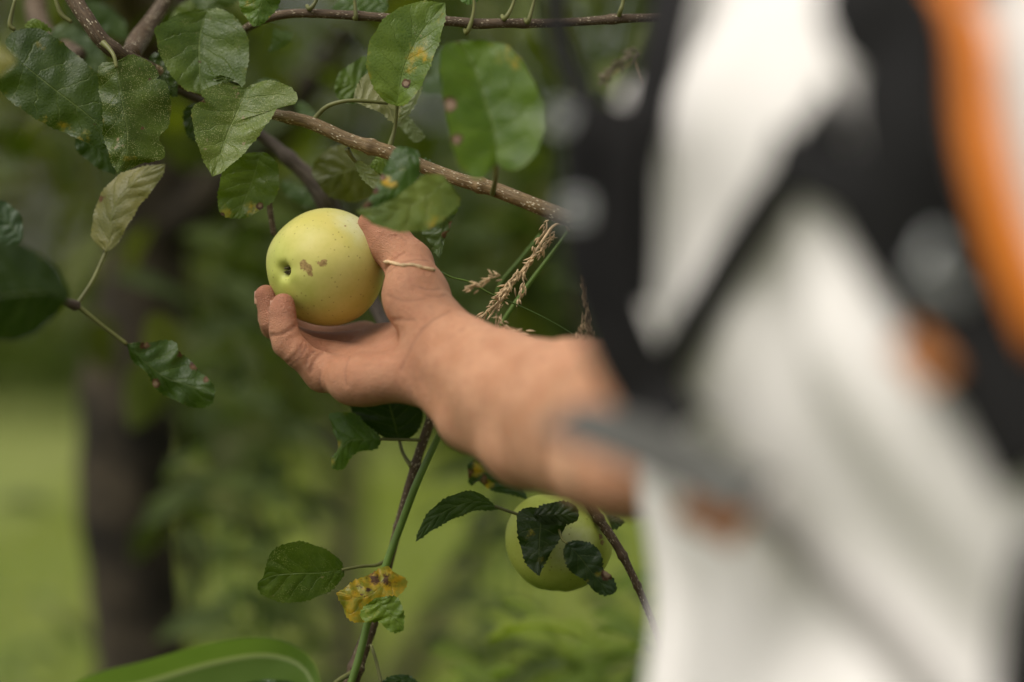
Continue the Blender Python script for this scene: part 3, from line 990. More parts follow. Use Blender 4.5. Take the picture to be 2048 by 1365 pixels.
top_r = np.array(B(.02, .12, 1.52, 0)[:3])
air_strap('shoulder_strap', [(1400, -420), (1180, -160), (1115, -20), (1122, 90), (1160, 180), (1215, 270), (1240, 340)], [1.17, 1.13, 1.12, 1.11, 1.10, 1.09, 1.09], .013, .003, M['black'])
air_strap('shoulder_strap', [(1440, -400), (1370, -120), (1330, 60), (1300, 200), (1272, 330), (1268, 480), (1262, 600)], [1.15, 1.12, 1.08, 1.07, 1.06, 1.055, 1.05], .020, .006, M['pad'])
air_strap('chest_strap', [(1238, 210), (1210, 320), (1198, 440), (1206, 560), (1240, 680), (1300, 790), (1350, 860)], [1.06, 1.05, 1.04, 1.035, 1.03, 1.03, 1.02], .029, .005, M['black'])
air_strap('chest_strap', [(1135, 200), (1150, 300), (1145, 420), (1160, 540), (1200, 650)], [1.05, 1.04, 1.035, 1.03, 1.03], .015, .004, M['pad'])
air_strap('loose_strap_fold_shade', [(1128, 838), (1180, 850), (1260, 878), (1350, 918), (1440, 958), (1510, 992)], [1.03, 1.01, .99, .975, .965, .955], .0260, .004, M['grey'], (0.2, -1, 0.5))
strap('loose_strap_fold_shade', [(1500, 985), (1570, 1040), (1650, 1120), (1730, 1215), (1810, 1320), (1890, 1430)], .0130, .003, M['fold_shade'], lift=.006)  # grey strip drawn in place of a fold's shade on the shirt
air_strap('trim_tab', [(1370, 1000), (1425, 1028), (1485, 1060)], [1.01, 1.0, .99], .018, .004, M['tan_tab'])


def buckle(px, py, d, w, h, tilt=0.0):
    """ladder-lock buckle: frame with a crossbar"""
    c = P(px, py, d)
    parts = []
    rot = Matrix.Rotation(tilt, 3, 'Y')
    def bar(a, b, r):
        pa, pb = np.array(rot @ Vector((a[0], 0, a[1]))) + c, np.array(rot @ Vector((b[0], 0, b[1]))) + c
        parts.append(tube_data([tuple(pa) + (r,), tuple((pa + pb) / 2) + (r * 1.1,), tuple(pb) + (r,)], 8, 10))
    for a, b in (((-w, -h), (w, -h)), ((-w, h), (w, h)), ((-w, -h), (-w, h)), ((w, -h), (w, h)), ((-w, 0), (w, 0))):
        bar(a, b, w * 0.34)
    v, f, u = join_data(parts)
    return link('buckle', mesh_from('buckle', v, f, u), M['buckle'], pack)


buckle(1152, 420, 1.012, .0042, .0046)
buckle(1122, 236, 1.030, .0036, .0040, .4)
bk, _ = on_shirt([(1925, 520)], .012)
buckle(1925, 520, bk[0][1], .0105, .012, .5)


# ------------------------------------------------------------------ apples
def apple_material(name, pts_local, warm):
    n = Nodes(name)
    ob = n.coord('Object')
    sep = n.new("ShaderNodeSeparateXYZ"); n.put(sep.inputs[0], ob)
    zz = sep.outputs[2]
    big = n.noise(ob, 26, 3)
    if warm:
        a, b, g = (0.50, 0.475, 0.11), (0.60, 0.555, 0.18), (0.44, 0.47, 0.10)
    else:
        a, b, g = (0.42, 0.49, 0.065), (0.50, 0.57, 0.11), (0.34, 0.45, 0.05)
    c = n.mix(n.ramp(big, 0.32, 0.68), a, b)
    c = n.mix(n.ramp(n.f('ADD', zz, n.f('MULTIPLY', n.f('SUBTRACT', big, 0.5), 0.03)), -0.036, -0.016, 0.8, 0.0), c, g)
    blush = n.ramp(n.v('DISTANCE', ob, pts_local['blush']), 0.010, 0.036, 0.35, 0.0)
    c = n.mix(blush, c, (0.60, 0.44, 0.11) if warm else (0.42, 0.42, 0.10))
    c = n.mix(n.ramp(n.f('ADD', n.v('DISTANCE', ob, pts_local['bloom_sheen']), n.f('MULTIPLY', n.f('SUBTRACT', n.noise(ob, 120, 4), 0.5), 0.016)), 0.004, 0.024, 0.6, 0.0), c, (0.66, 0.67, 0.45))  # pale bloom, with the sky's sheen on the rim painted in
    c = n.mix(n.ramp(n.noise(ob, 300, 2), 0.4, 0.75, 0.0, 0.22), c, n.mix(1.0, c, (0.8, 0.85, 0.6), 'MULTIPLY'))
    d = n.vor(ob, 250)
    sel = n.ramp(n.noise(ob, 90, 1), 0.34, 0.46)
    c = n.mix(n.f('MULTIPLY', n.ramp(d, 0.09, 0.18, 0.6, 0.0), sel), c, (0.20, 0.15, 0.03))
    jag = n.f('MULTIPLY', n.f('SUBTRACT', n.noise(ob, 420, 3, 0.6), 0.5), 0.0052)
    rus = None
    for q, r in pts_local['russet']:
        m = n.ramp(n.f('ADD', n.v('DISTANCE', ob, q), jag), r * 0.95, r * 1.2, 1.0, 0.0)
        rus = m if rus is None else n.f('MAXIMUM', rus, m)
    if rus is not None:
        c = n.mix(n.f('MULTIPLY', rus, 0.85), c, n.mix(n.ramp(n.noise(ob, 700, 2), 0.35, 0.65), (0.19, 0.095, 0.035), (0.36, 0.22, 0.09)))
    calyx = n.ramp(n.v('DISTANCE', ob, (0, 0, -0.031)), 0.002, 0.0065, 0.6, 0.0)
    c = n.mix(calyx, c, (0.12, 0.14, 0.03))
    rough = n.ramp(n.noise(ob, 90, 3), 0.3, 0.7, 0.44, 0.58)
    b_ = n.bsdf(Base_Color=c, Roughness=rough, Normal=n.bump(n.noise(ob, 260, 3), 0.10, 0.0006), Specular_IOR_Level=0.38,
                Subsurface_Weight=0.08, Subsurface_Radius=(0.6, 0.6, 0.3), Subsurface_Scale=0.004)
    return n.done(b_.outputs[0])


def apple(centre, R, H, axis_up, roll, label, russets, blush_px, warm):
    nz, na = 72, 96
    a = np.linspace(0.0, math.pi, nz)[:, None]
    ph = np.linspace(0, math.tau, na, endpoint=False)[None, :]
    rad = R * np.sin(a) ** 0.92 * (1 + 0.055 * np.cos(a) + 0 * ph)
    rad = rad * (1 + 0.022 * np.cos(5 * ph + 0.4) * (0.4 - 0.6 * np.cos(a)) + 0.014 * np.cos(2 * ph + 1.0) + 0.01 * np.cos(3 * ph))
    q = rad / R
    z = H * np.cos(a) * (1 + 0 * ph) - (a < 1.5) * 0.40 * H * np.exp(-(q / 0.27) ** 2) + (a > 1.5) * 0.19 * H * np.exp(-(q / 0.115) ** 2)
    z = z + (a > 1.5) * 0.010 * H * np.cos(5 * ph + 0.4) * np.exp(-((q - 0.35) / 0.2) ** 2)
    V = np.stack([rad * np.cos(ph), rad * np.sin(ph), z], -1).reshape(-1, 3)
    me = mesh_from('apple', V, grid_faces(nz, na, True))
    up = Vector(axis_up).normalized()
    rot = (up.to_track_quat('Z', 'Y').to_matrix() @ Matrix.Rotation(roll, 3, 'Z')).to_4x4()
    o = bpy.data.objects.new('apple', me)
    o.matrix_world = Matrix.Translation(Vector(centre)) @ rot
    COL.objects.link(o)
    inv = o.matrix_world.inverted()
    def loc(px, py):
        r = np.array([(px - 1024) * K, 1, -(py - 682.5) * K]); r /= np.linalg.norm(r)
        o0 = np.array([0, 0, CAM_Z]); oc = o0 - np.asarray(centre)
        b = oc @ r; cc = oc @ oc - (R * 0.985) ** 2
        t = -b - math.sqrt(max(0, b * b - cc))
        return tuple(inv @ Vector(o0 + r * t))
    me.materials.append(apple_material('apple_skin', {'blush': loc(*blush_px), 'bloom_sheen': loc(blush_px[0] + 80, blush_px[1] - 8), 'russet': [(loc(x, y), rr) for x, y, rr in russets]}, warm))
    tag(o, label, 'apple')
    # dried calyx: five curled sepals in the lower hollow
    parts = []
    for k in range(5):
        an = k * math.tau / 5 + 0.3
        pr = Vector((math.cos(an), math.sin(an), 0))
        pts = []
        for t, rr, zz, w in ((0, .0008, -.0225, .0017), (.4, .0022, -.0245, .0017), (.75, .0034, -.0275, .0012), (1, .0026, -.0300, .0004)):
            pts.append(tuple(np.array(pr) * rr * .66 + np.array([0, 0, zz * H / .0365 - .0045])) + (w * .66,))
        parts.append(tube_data(pts, 10, 6))
    parts.append(tube_data([(0, 0, -.023, .002), (0, 0, -.0275, .0022), (0, 0, -.0285, .0014)], 6, 8))
    v, f, u = join_data(parts)
    cm = mesh_from('calyx', v, f, u)
    cm.materials.append(M['calyx'])
    c = bpy.data.objects.new('calyx', cm); COL.objects.link(c); c.parent = o
    v, f, u = tube_data([(0, 0, .016, .0014), (.0004, 0, .028, .0012), (.002, .001, .040, .0012), (.005, .001, .050, .0018)], 16, 8)
    sm = mesh_from('stalk', v, f, u); sm.materials.append(M['bark'])
    s = bpy.data.objects.new('stalk', sm); COL.objects.link(s); s.parent = o
    return o


M['calyx'] = plain('dried_calyx', (0.085, 0.070, 0.035), 0.9, 0.6, 400)
A1 = P(649, 535, 1.603)
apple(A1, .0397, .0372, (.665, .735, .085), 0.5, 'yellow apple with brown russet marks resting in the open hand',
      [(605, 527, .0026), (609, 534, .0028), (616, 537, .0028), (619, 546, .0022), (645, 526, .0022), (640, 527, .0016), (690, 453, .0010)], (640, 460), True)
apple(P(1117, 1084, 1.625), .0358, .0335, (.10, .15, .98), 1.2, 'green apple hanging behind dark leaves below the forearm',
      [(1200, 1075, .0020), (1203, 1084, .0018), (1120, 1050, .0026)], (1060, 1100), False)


# ------------------------------------------------------------------ the apple tree: trunk, branches, leaves
TB = P(265, 682, 2.60)
tree = empty('apple_tree', (TB[0], TB[1], 0), 'apple tree with a thick dark trunk and leafy twigs around the held apple', 'tree')


def trunk_pts():
    out = []
    for x, y, r in ((300, 3000, 135), (280, 1900, 115), (285, 1380, 92), (268, 1150, 96), (255, 950, 100), (265, 760, 98), (285, 600, 88), (300, 450, 84), (330, 250, 78), (330, 0, 66), (300, -300, 50)):
        out.append(tuple(P(x, y, 2.60)) + (r * K * 2.60,))
    out[0] = (out[0][0], out[0][1], -0.05, 0.085)
    return out


tube('trunk', trunk_pts(), M['trunk'], tree, n=70, sides=22, bump=0.045)
pxtube('limb', [(320, 470, 2.58, 50), (430, 380, 2.56, 42), (560, 240, 2.5, 34), (700, 60, 2.4, 26), (820, -150, 2.3, 20)], M['trunk'], tree, n=30, sides=10, bump=0.04)
pxtube('limb', [(300, 80, 2.58, 60), (200, -150, 2.3, 40), (140, -190, 1.95, 30), (115, -120, 1.68, 24), (128, -45, 1.61, 20)], M['dark_bark'], tree, n=36, sides=12, bump=0.02)

# branches in and near the plane of focus
pxtube('branch', [(120, -60, 1.61, 20), (146, -5, 1.605, 17), (178, 45, 1.60, 16), (205, 82, 1.60, 16), (240, 108, 1.605, 15), (300, 138, 1.63, 14), (345, 158, 1.64, 13)], M['dark_bark'], tree, n=70, sides=16, bump=0.015, knots=((.55, .12, .03),))  # older wood; its shade is put into the darker bark colour
pxtube('branch', [(300, 138, 1.63, 13), (380, 172, 1.645, 12), (470, 205, 1.635, 11), (548, 229, 1.61, 11),
                  (620, 246, 1.60, 13), (700, 281, 1.595, 13.5), (780, 306, 1.59, 15), (850, 335, 1.588, 14), (920, 360, 1.582, 13.5), (985, 378, 1.578, 15), (1050, 403, 1.57, 15), (1120, 431, 1.565, 16), (1200, 462, 1.56, 15), (1290, 480, 1.56, 13)],
       M['bark'], tree, n=260, sides=20, bump=0.012, knots=((.03, .2, .012), (.32, .16, .008), (.48, .25, .008), (.56, .2, .007), (.69, .25, .008)))
pxtube('branch', [(355, -60, 1.70, 15), (328, 5, 1.69, 15), (300, 48, 1.68, 17), (276, 82, 1.66, 21), (262, 108, 1.62, 19)], M['dark_bark'], tree, n=50, sides=12, bump=0.02)
pxtube('branch', [(75, -40, 1.85, 22), (72, 20, 1.84, 22), (95, 70, 1.80, 18), (160, 110, 1.70, 14)], M['dark_bark'], tree, n=30, sides=10, bump=0.02)
pxtube('branch', [(330, 150, 1.64, 9), (400, 110, 1.66, 8), (465, 76, 1.655, 8), (505, 50, 1.625, 9), (545, 34, 1.605, 9), (600, 27, 1.60, 9), (700, 31, 1.60, 9), (800, 38, 1.60, 9), (900, 43, 1.60, 9.5), (955, 48, 1.60, 10.5), (1000, 47, 1.60, 9.5), (1080, 47, 1.605, 9),
                  (1160, 44, 1.61, 8.5), (1240, 38, 1.61, 9), (1340, 35, 1.615, 8), (1450, 30, 1.62, 7)],
       M['dark_bark'], tree, n=160, sides=12, bump=0.015, knots=((.42, .2, .01), (.55, .25, .008), (.68, .2, .008), (.82, .25, .008)))
pxtube('branch', [(340, 170, 1.66, 12), (430, 215, 1.68, 11), (520, 270, 1.69, 11), (572, 312, 1.69, 13), (618, 355, 1.69, 17), (652, 402, 1.69, 20), (690, 470, 1.70, 20), (745, 600, 1.70, 15), (815, 735, 1.66, 12), (866, 822, 1.63, 10)],
       M['grey_bark'], tree, n=90, sides=14, bump=0.012, knots=((.30, .3, .015), (.42, .15, .02)))
pxtube('branch', [(870, 800, 1.635, 10), (862, 838, 1.63, 10), (842, 895, 1.63, 9.5), (816, 980, 1.63, 9), (795, 1060, 1.63, 9), (778, 1125, 1.63, 9), (760, 1190, 1.63, 10), (745, 1245, 1.63, 12.5), (722, 1308, 1.63, 15), (700, 1375, 1.63, 16), (670, 1460, 1.64, 17)],
       M['dark_bark'], tree, n=130, sides=14, bump=0.015, knots=((.20, .3, .01), (.38, .25, .008), (.56, .25, .01), (.8, .2, .01)))
pxtube('branch', [(1130, 930, 1.60, 10), (1165, 985, 1.60, 11), (1197, 1037, 1.60, 10), (1233, 1090, 1.60, 9.5), (1262, 1145, 1.60, 8), (1292, 1212, 1.60, 7.5), (1320, 1285, 1.60, 7), (1350, 1380, 1.61, 7)],
       M['dark_bark'], tree, n=70, sides=10, bump=0.02, knots=((.25, .35, .012), (.42, .3, .012), (.55, .3, .01)))
pxtube('twig', [(-80, 470, 1.47, 8), (20, 540, 1.48, 7), (100, 590, 1.50, 6), (152, 612, 1.53, 11)], M['grey_bark'], tree, n=40, sides=9, bump=0.03)
pxtube('twig', [(548, 470, 1.64, 6), (540, 420, 1.64, 6), (534, 380, 1.64, 6), (530, 330, 1.64, 5)], M['dark_bark'], tree, n=20, sides=8, bump=0.02)
pxtube('twig', [(1236, 38, 1.61, 5), (1241, 22, 1.605, 5), (1246, 5, 1.605, 4), (1250, -30, 1.605, 4)], M['petiole'], tree, n=20, sides=8)
for sx in ((935, 65, 948, 20, 945, -30), (712, 38, 710, 10, 708, -30), (1010, 38, 1025, 12, 1035, -25), (1056, 45, 1066, 12, 1076, -25), (620, 18, 632, 2, 640, -30)):
    pxtube('twig', [(sx[0] - 6, sx[1] - 6, 1.60, 4), (sx[0], sx[1], 1.595, 5), (sx[2], sx[3], 1.595, 3.6), (sx[4], sx[5], 1.595, 3.2)], M['petiole'], tree, n=16, sides=8)
for sx in ((30, 60, 20, 48, 30, 0), (143, 45, 122, 28, 108, -10)):
    pxtube('twig', [(sx[0], sx[1], 1.60, 4), (sx[2], sx[3], 1.60, 5), (sx[4], sx[5], 1.60, 3.4)], M['petiole'], tree, n=16, sides=8)


def leaf(mid, sa, sb, d=1.6, za=0.0, zb=0.0, col=(.05, .10, .03), curl=0.0, stalk=None, sr=4.0, blots=(), yel=0.0, brn=0.0, spk=0.25, margin=0.20,
         tooth=3.6, ripple=1.0, tb=0.12, label=None, flip=False, parent=None):
    """one leaf: midrib and its two edges as seen in the photo, each edge pushed back or forth to tilt its half; flip shows the underside"""
    d0, d1 = (d, d) if np.isscalar(d) else d
    n, m = 84, 8
    mc = catmull(mid, n)
    A = catmull([mid[0]] + list(sa) + [mid[-1]], n)
    Bq = catmull([mid[0]] + list(sb) + [mid[-1]], n)
    L = np.sum(np.linalg.norm(np.diff(mc, axis=0), axis=1))
    t = np.linspace(0, 1, n)
    ph = rng.uniform(0, 6.28, 6)
    for E in (A, Bq):
        tg = np.gradient(E, axis=0); tg /= np.linalg.norm(tg, axis=1)[:, None] + 1e-9
        out = E - mc
        nr = np.stack([tg[:, 1], -tg[:, 0]], 1)
        nr *= np.sign(np.sum(nr * out, 1) + 1e-9)[:, None]
        arc = np.concatenate([[0], np.cumsum(np.linalg.norm(np.diff(E, axis=0), axis=1))])
        per = 9.5 + rng.uniform(-1, 1)
        saw = ((arc / per + 0.3 * np.sin(arc * 0.05 + ph[0])) % 1.0)
        E += nr * ((1 - saw) * tooth * (0.7 + 0.5 * np.sin(arc * 0.13 + ph[1])) * np.minimum(1, np.minimum(t, 1 - t) * 14))[:, None]
    rows = []
    s = np.linspace(-1, 1, 2 * m + 1)
    for sv in s:
        E, z = (A, za) if sv < 0 else (Bq, zb)
        w = np.linalg.norm(E - mc, axis=1)
        a = abs(sv)
        xy = mc + (E - mc) * a
        dep = d0 + (d1 - d0) * t + K * 1.6 * (z * a * w + curl * a * a * w
              + ripple * a * (3.0 * np.sin(t * 17 + ph[2] + sv * 1.5) + 2.0 * np.sin(t * 31 + ph[3])) * np.minimum(1, w / 30)
              + tb * (mc[:, 1].mean() - xy[:, 1]) + 4 * ripple * np.sin(t * 3.5 + ph[4]) + 0.8 * ripple * np.minimum(1, w / 55) ** 1.5 * np.sin((t - 0.24 * a) * 37.7 + 1.2 * np.sin(t * 7 + ph[5])) * np.sin(a * math.pi))
        rows.append(np.stack([xy[:, 0], xy[:, 1], dep], 1))
    G = np.stack(rows, 1)                                   # n, 2m+1, 3
    px = G.reshape(-1, 3)
    V = np.stack([(px[:, 0] - 1024) * K * px[:, 2], px[:, 2], CAM_Z - (px[:, 1] - 682.5) * K * px[:, 2]], 1)
    uv = np.stack(np.broadcast_arrays(t[:, None], (s * 0.5 + 0.5)[None, :]), -1).reshape(-1, 2)
    tr = np.zeros((len(V), 4)); tr[:, 3] = 1
    edge = np.broadcast_to(np.abs(s)[None, :], (n, 2 * m + 1)).reshape(-1)
    tr[:, 0] = yel + margin * np.clip((edge - 0.72) / 0.28, 0, 1); tr[:, 1] = brn; tr[:, 2] = spk
    for bx, by, br, kind, amt in blots:
        w = amt * np.exp(-((px[:, 0] - bx) ** 2 + (px[:, 1] - by) ** 2) / br ** 2)
        i = 'ybs'.index(kind)
        tr[:, i] = np.maximum(tr[:, i], w)
    F = grid_faces(n, 2 * m + 1, False)
    a0, a1, a2 = V[F[0 if len(F) < 700 else 650, 0]], V[F[650, 1]], V[F[650, 3]]
    p0 = V[F[650, 0]]
    facing = np.dot(np.cross(a1 - p0, a2 - p0), p0 - np.array([0, 0, CAM_Z]))
    if (facing > 0) != flip:
        F = F[:, ::-1].copy()
    me = mesh_from('leaf', V, F, uv, traits=tr)
    o = link('leaf', me, M['leaf'], parent or tree)
    o.color = tuple(col) + (1,)
    if label: o['label'] = label
    if stalk:
        q = [tuple(P(x, y, dd)) + (r * K * dd,) for x, y, dd, r in stalk]
        v, f, u = tube_data(q, 22, 8)
        so = link('leaf_stalk', mesh_from('leaf_stalk', v, f, u), M['petiole'], o)
        so.matrix_parent_inverse = Matrix.Identity(4)
        so.matrix_parent_inverse = (Matrix.Translation(tree.location) if parent is None else Matrix.Translation(parent.location)) @ Matrix.Translation(tree.location if parent is None else parent.location).inverted()
    return o


GREEN, DARK, LIGHT = (.048, .092, .012), (.020, .042, .007), (.080, .138, .028)
OLIVE, TEAL, PALE = (.060, .080, .008), (.050, .092, .040), (.20, .19, .11)

# upper centre
leaf([(794, 213), (799, 178), (812, 126), (845, 62), (891, 6)], [(762, 195), (738, 150), (736, 100), (757, 55), (785, 25), (835, 5)],
     [(815, 205), (841, 172), (862, 125), (880, 75), (889, 35)], (1.588, 1.578), -.20, -.55, LIGHT, tb=.3, stalk=[(795, 205, 1.588, 3.5), (790, 255, 1.592, 4.2), (781, 288, 1.592, 6), (778, 300, 1.592, 7)], sr=4,
     blots=[(838, 105, 26, 'y', .8), (826, 140, 20, 'y', .55), (812, 168, 10, 'b', 1.1), (850, 80, 45, 's', .9), (885, 30, 22, 'y', .45)], margin=.35, label='upright leaf with a yellow speckled half')
leaf([(994, 326), (989, 262), (974, 215), (949, 138), (918, 83)], [(958, 357), (921, 332), (903, 277), (888, 191), (881, 117), (893, 90)],
     [(1010, 338), (1035, 338), (1066, 314), (1085, 268), (1086, 215), (1066, 163), (1041, 120), (1010, 91), (965, 83)], (1.465, 1.465), -.42, -.42, (.050, .104, .009), tb=.3,
     stalk=[(993, 330, 1.47, 5), (991, 360, 1.52, 5), (985, 388, 1.575, 6)], blots=[(900, 210, 17, 'b', 1.15), (914, 281, 14, 'b', 1.1), (1020, 105, 40, 'y', .62), (918, 86, 12, 'b', .6)], label='large rounded leaf with two pink brown spots')
leaf([(735, 192), (705, 172), (670, 165)], [(742, 140), (731, 114), (703, 129), (680, 147)], [(730, 200), (700, 206), (676, 197)], 1.645, .3, -.2, GREEN, spk=.1)
leaf([(706, 200), (735, 202), (770, 207), (797, 240)], [(712, 180), (734, 148), (770, 160), (800, 190)], [(715, 206), (735, 213), (765, 228), (785, 243)], 1.607, .2, -.2, PALE, flip=True,
     stalk=[(775, 207, 1.605, 3.5), (735, 203, 1.60, 4), (695, 202, 1.597, 4), (657, 212, 1.598, 4.5), (634, 232, 1.60, 5), (624, 248, 1.60, 6.5)], blots=[(712, 195, 14, 'b', .5)], label='leaf showing its tan underside')
leaf([(840, 168), (828, 200), (810, 232), (793, 252)], [(822, 190), (805, 215), (793, 240)], [(842, 182), (836, 198), (818, 228), (800, 250)], 1.625, .3, .2, (.10, .14, .05), flip=True)
leaf([(808, 232), (826, 260), (844, 281)], [(798, 250), (814, 268), (830, 284)], [(818, 236), (837, 257), (847, 272)], 1.632, .3, -.2, TEAL, flip=True)
leaf([(905, 182), (875, 178), (838, 186)], [(895, 148), (860, 150)], [(895, 190), (860, 190)], 1.78, .3, -.2, TEAL)
leaf([(900, 120), (880, 125), (858, 140)], [(890, 100), (868, 112)], [(893, 140), (872, 147)], 1.80, .3, -.2, TEAL)
leaf([(640, 250), (610, 225), (590, 205)], [(625, 225), (605, 205)], [(625, 255), (600, 238)], 1.75, .2, .1, TEAL)
leaf([(560, 62), (566, 80), (535, 104)], [(582, 68), (572, 90)], [(548, 60), (545, 85)], 1.68, .4, -.3, TEAL)
leaf([(778, 12), (730, 3), (662, 17)], [(750, -22), (700, -15)], [(765, 24), (720, 25), (685, 23)], 1.655, .5, -.3, (.035, .075, .012))
leaf([(520, -45), (524, 0), (508, 54)], [(480, -20), (480, 10), (496, 40)], [(562, -20), (552, 18), (528, 45)], 1.57, .4, .2, (.06, .115, .02), margin=.3, blots=[(500, 10, 22, 'y', .45)])
leaf([(945, -45), (940, -15), (938, 10)], [(915, -25), (920, 0)], [(965, -25), (958, 0)], 1.60, .4, .2, (.05, .11, .02))
leaf([(445, -50), (440, -10), (405, 22)], [(395, -40), (385, 0)], [(480, -30), (465, 8)], 1.70, .3, .3, (.06, .10, .04))
leaf([(350, 60), (375, 25), (420, -10)], [(340, 40), (370, 5)], [(372, 55), (410, 25)], 1.72, .3, .3, (.075, .12, .02))

# upper left
leaf([(24, 113), (60, 140), (110, 180), (165, 222), (210, 262), (228, 290)], [(12, 80), (40, 60), (75, 58), (105, 73), (150, 108), (190, 145), (216, 190), (230, 240)],
     [(0, 150), (4, 185), (40, 215), (85, 245), (123, 262), (172, 284), (205, 297)], 1.602, .25, .15, (.028, .056, .010), ripple=1.6, margin=.22, spk=.35,
     blots=[(123, 264, 28, 'y', .48), (85, 246, 26, 'y', .42), (165, 282, 28, 'y', .45), (82, 90, 16, 'y', .35), (190, 250, 8, 'b', .6)], label='broad dark leaf with a yellow lower edge')
leaf([(231, 124), (237, 160), (244, 205), (254, 262), (252, 310), (236, 350)], [(205, 128), (197, 150), (200, 185), (207, 225), (206, 265), (216, 300), (226, 330)],
     [(262, 112), (295, 122), (318, 150), (312, 158), (332, 168), (340, 200), (338, 245), (318, 275), (328, 300), (325, 318), (290, 325), (255, 340)], 1.582, .3, .45, (.040, .072, .010), ripple=2.0, spk=.8,
     stalk=[(233, 135, 1.582, 3.5), (228, 113, 1.584, 4), (218, 98, 1.588, 5), (206, 86, 1.592, 7)], blots=[(268, 300, 26, 's', 1.3), (262, 318, 24, 'y', .33), (200, 150, 12, 'b', .4), (300, 160, 8, 'b', .7), (285, 258, 7, 'b', .55)], label='speckled leaf hanging from the thick branch')
leaf([(415, 18), (400, 70), (398, 125), (402, 190)], [(370, 25), (335, 42), (311, 58), (314, 80), (322, 113), (348, 157), (372, 178)],
     [(450, 22), (483, 52), (497, 92), (493, 140), (484, 172), (462, 158), (440, 165), (425, 176)], (1.625, 1.615), -.35, -.25, (.050, .090, .014), spk=.45, blots=[(398, 123, 5, 'b', .7), (390, 95, 9, 's', .9)])
leaf([(491, 178), (480, 212), (455, 268), (425, 354)], [(471, 172), (431, 172), (403, 184), (410, 199), (388, 212), (385, 240), (397, 292), (410, 325)],
     [(508, 169), (538, 162), (572, 171), (595, 194), (585, 210), (562, 209), (542, 234), (523, 262), (486, 308), (446, 342)], 1.588, -.42, -.30, (.080, .126, .032), tb=.4, spk=.9, ripple=1.3,
     blots=[(405, 202, 9, 'b', .9), (530, 214, 20, 's', 1.3), (483, 245, 12, 's', 1.4), (412, 340, 14, 'b', .35)], label='pale speckled leaf with bitten edges')
leaf([(452, 165), (450, 155), (440, 150)], [(425, 160)], [(468, 160)], 1.60, 0, 0, (.04, .07, .01), tooth=1)
leaf([(521, 305), (512, 340), (500, 375), (485, 410), (465, 438)], [(492, 308), (462, 323), (443, 354), (437, 394), (440, 425)], [(535, 308), (554, 332), (557, 369), (548, 400), (528, 414), (500, 432)], 1.612, -.25, -.25,
     (.052, .095, .008), blots=[(448, 430, 18, 'y', .8), (520, 412, 10, 'b', .9), (505, 420, 18, 'y', .7), (444, 432, 9, 'b', .85)], label='leaf with a yellow and brown tip above the apple')
leaf([(212, 504), (219, 480), (222, 440), (240, 395), (285, 352), (331, 328)], [(198, 492), (184, 468), (190, 425), (205, 385), (240, 350), (285, 335)], [(232, 490), (255, 450), (278, 412), (308, 375), (326, 345)],
     1.545, .5, -.1, (.105, .115, .045), flip=False, spk=.2, stalk=[(212, 504, 1.545, 4.5), (186, 560, 1.54, 4), (155, 608, 1.535, 4.5)], blots=[(205, 395, 14, 'b', .6)], label='pale curled leaf turned to its underside')
leaf([(253, 689), (290, 725), (330, 755), (375, 770), (429, 792)], [(270, 686), (290, 688), (322, 682), (352, 686), (358, 706), (385, 726), (400, 748), (414, 755), (428, 777)],
     [(267, 722), (297, 748), (311, 777), (348, 799), (395, 816), (421, 808)], 1.545, .4, .25, (.028, .060, .010), ripple=2.0, spk=.1,
     stalk=[(253, 689, 1.545, 4.5), (205, 652, 1.54, 4), (155, 612, 1.535, 5)], blots=[(290, 690, 14, 'b', .8), (362, 708, 14, 'b', .72), (388, 732, 12, 'b', .72), (412, 760, 10, 'b', .7), (312, 768, 13, 'b', .85)], label='drooping leaf with a scorched brown edge')
leaf([(142, 590), (80, 585), (0, 592), (-70, 610)], [(125, 560), (100, 525), (55, 497), (0, 485), (-40, 510)], [(125, 615), (100, 640), (55, 672), (0, 680), (-40, 655)], 1.40, .3, .1, (.014, .032, .006), spk=0, tb=-.3, label='large dark blurred leaf at the left edge')
leaf([(42, 482), (20, 450), (-25, 408)], [(45, 455), (35, 425), (8, 405)], [(25, 492), (-5, 485)], 1.50, .3, .1, (.04, .075, .045), spk=.1)
leaf([(32, 122), (0, 124), (-45, 130)], [(15, 103), (-20, 88)], [(12, 142), (-15, 152)], 1.40, .3, .1, (.16, .17, .06), spk=0)
leaf([(100, 62), (160, 90), (222, 150)], [(140, 50), (195, 95)], [(105, 85), (165, 140)], 1.74, .2, .1, (.075, .12, .075), spk=.2)
leaf([(165, 10), (215, 30), (255, 80)], [(195, 5), (245, 40)], [(170, 30), (215, 65)], 1.78, .2, .1, TEAL, spk=.2)
leaf([(48, 55), (75, 45), (105, 62)], [(70, 38)], [(75, 62)], 1.62, .2, .1, (.07, .12, .02))
leaf([(300, 112), (325, 150), (355, 195)], [(318, 108), (350, 150)], [(300, 140), (335, 185)], 1.63, .2, .1, DARK)
leaf([(395, 205), (385, 250), (400, 290)], [(370, 220), (372, 265)], [(405, 230), (405, 270)], 1.64, .2, .1, DARK)
leaf([(150, 275), (200, 300), (232, 350)], [(185, 275), (225, 315)], [(155, 300), (195, 335)], 1.64, .2, .1, (.03, .065, .012))
leaf([(495, 200), (525, 180), (560, 165)], [(500, 180), (530, 160)], [(520, 200), (550, 182)], 1.70, .2, .1, TEAL)
leaf([(560, 360), (590, 385), (640, 412)], [(590, 368), (625, 390)], [(570, 385), (605, 410)], 1.76, .2, .1, TEAL)

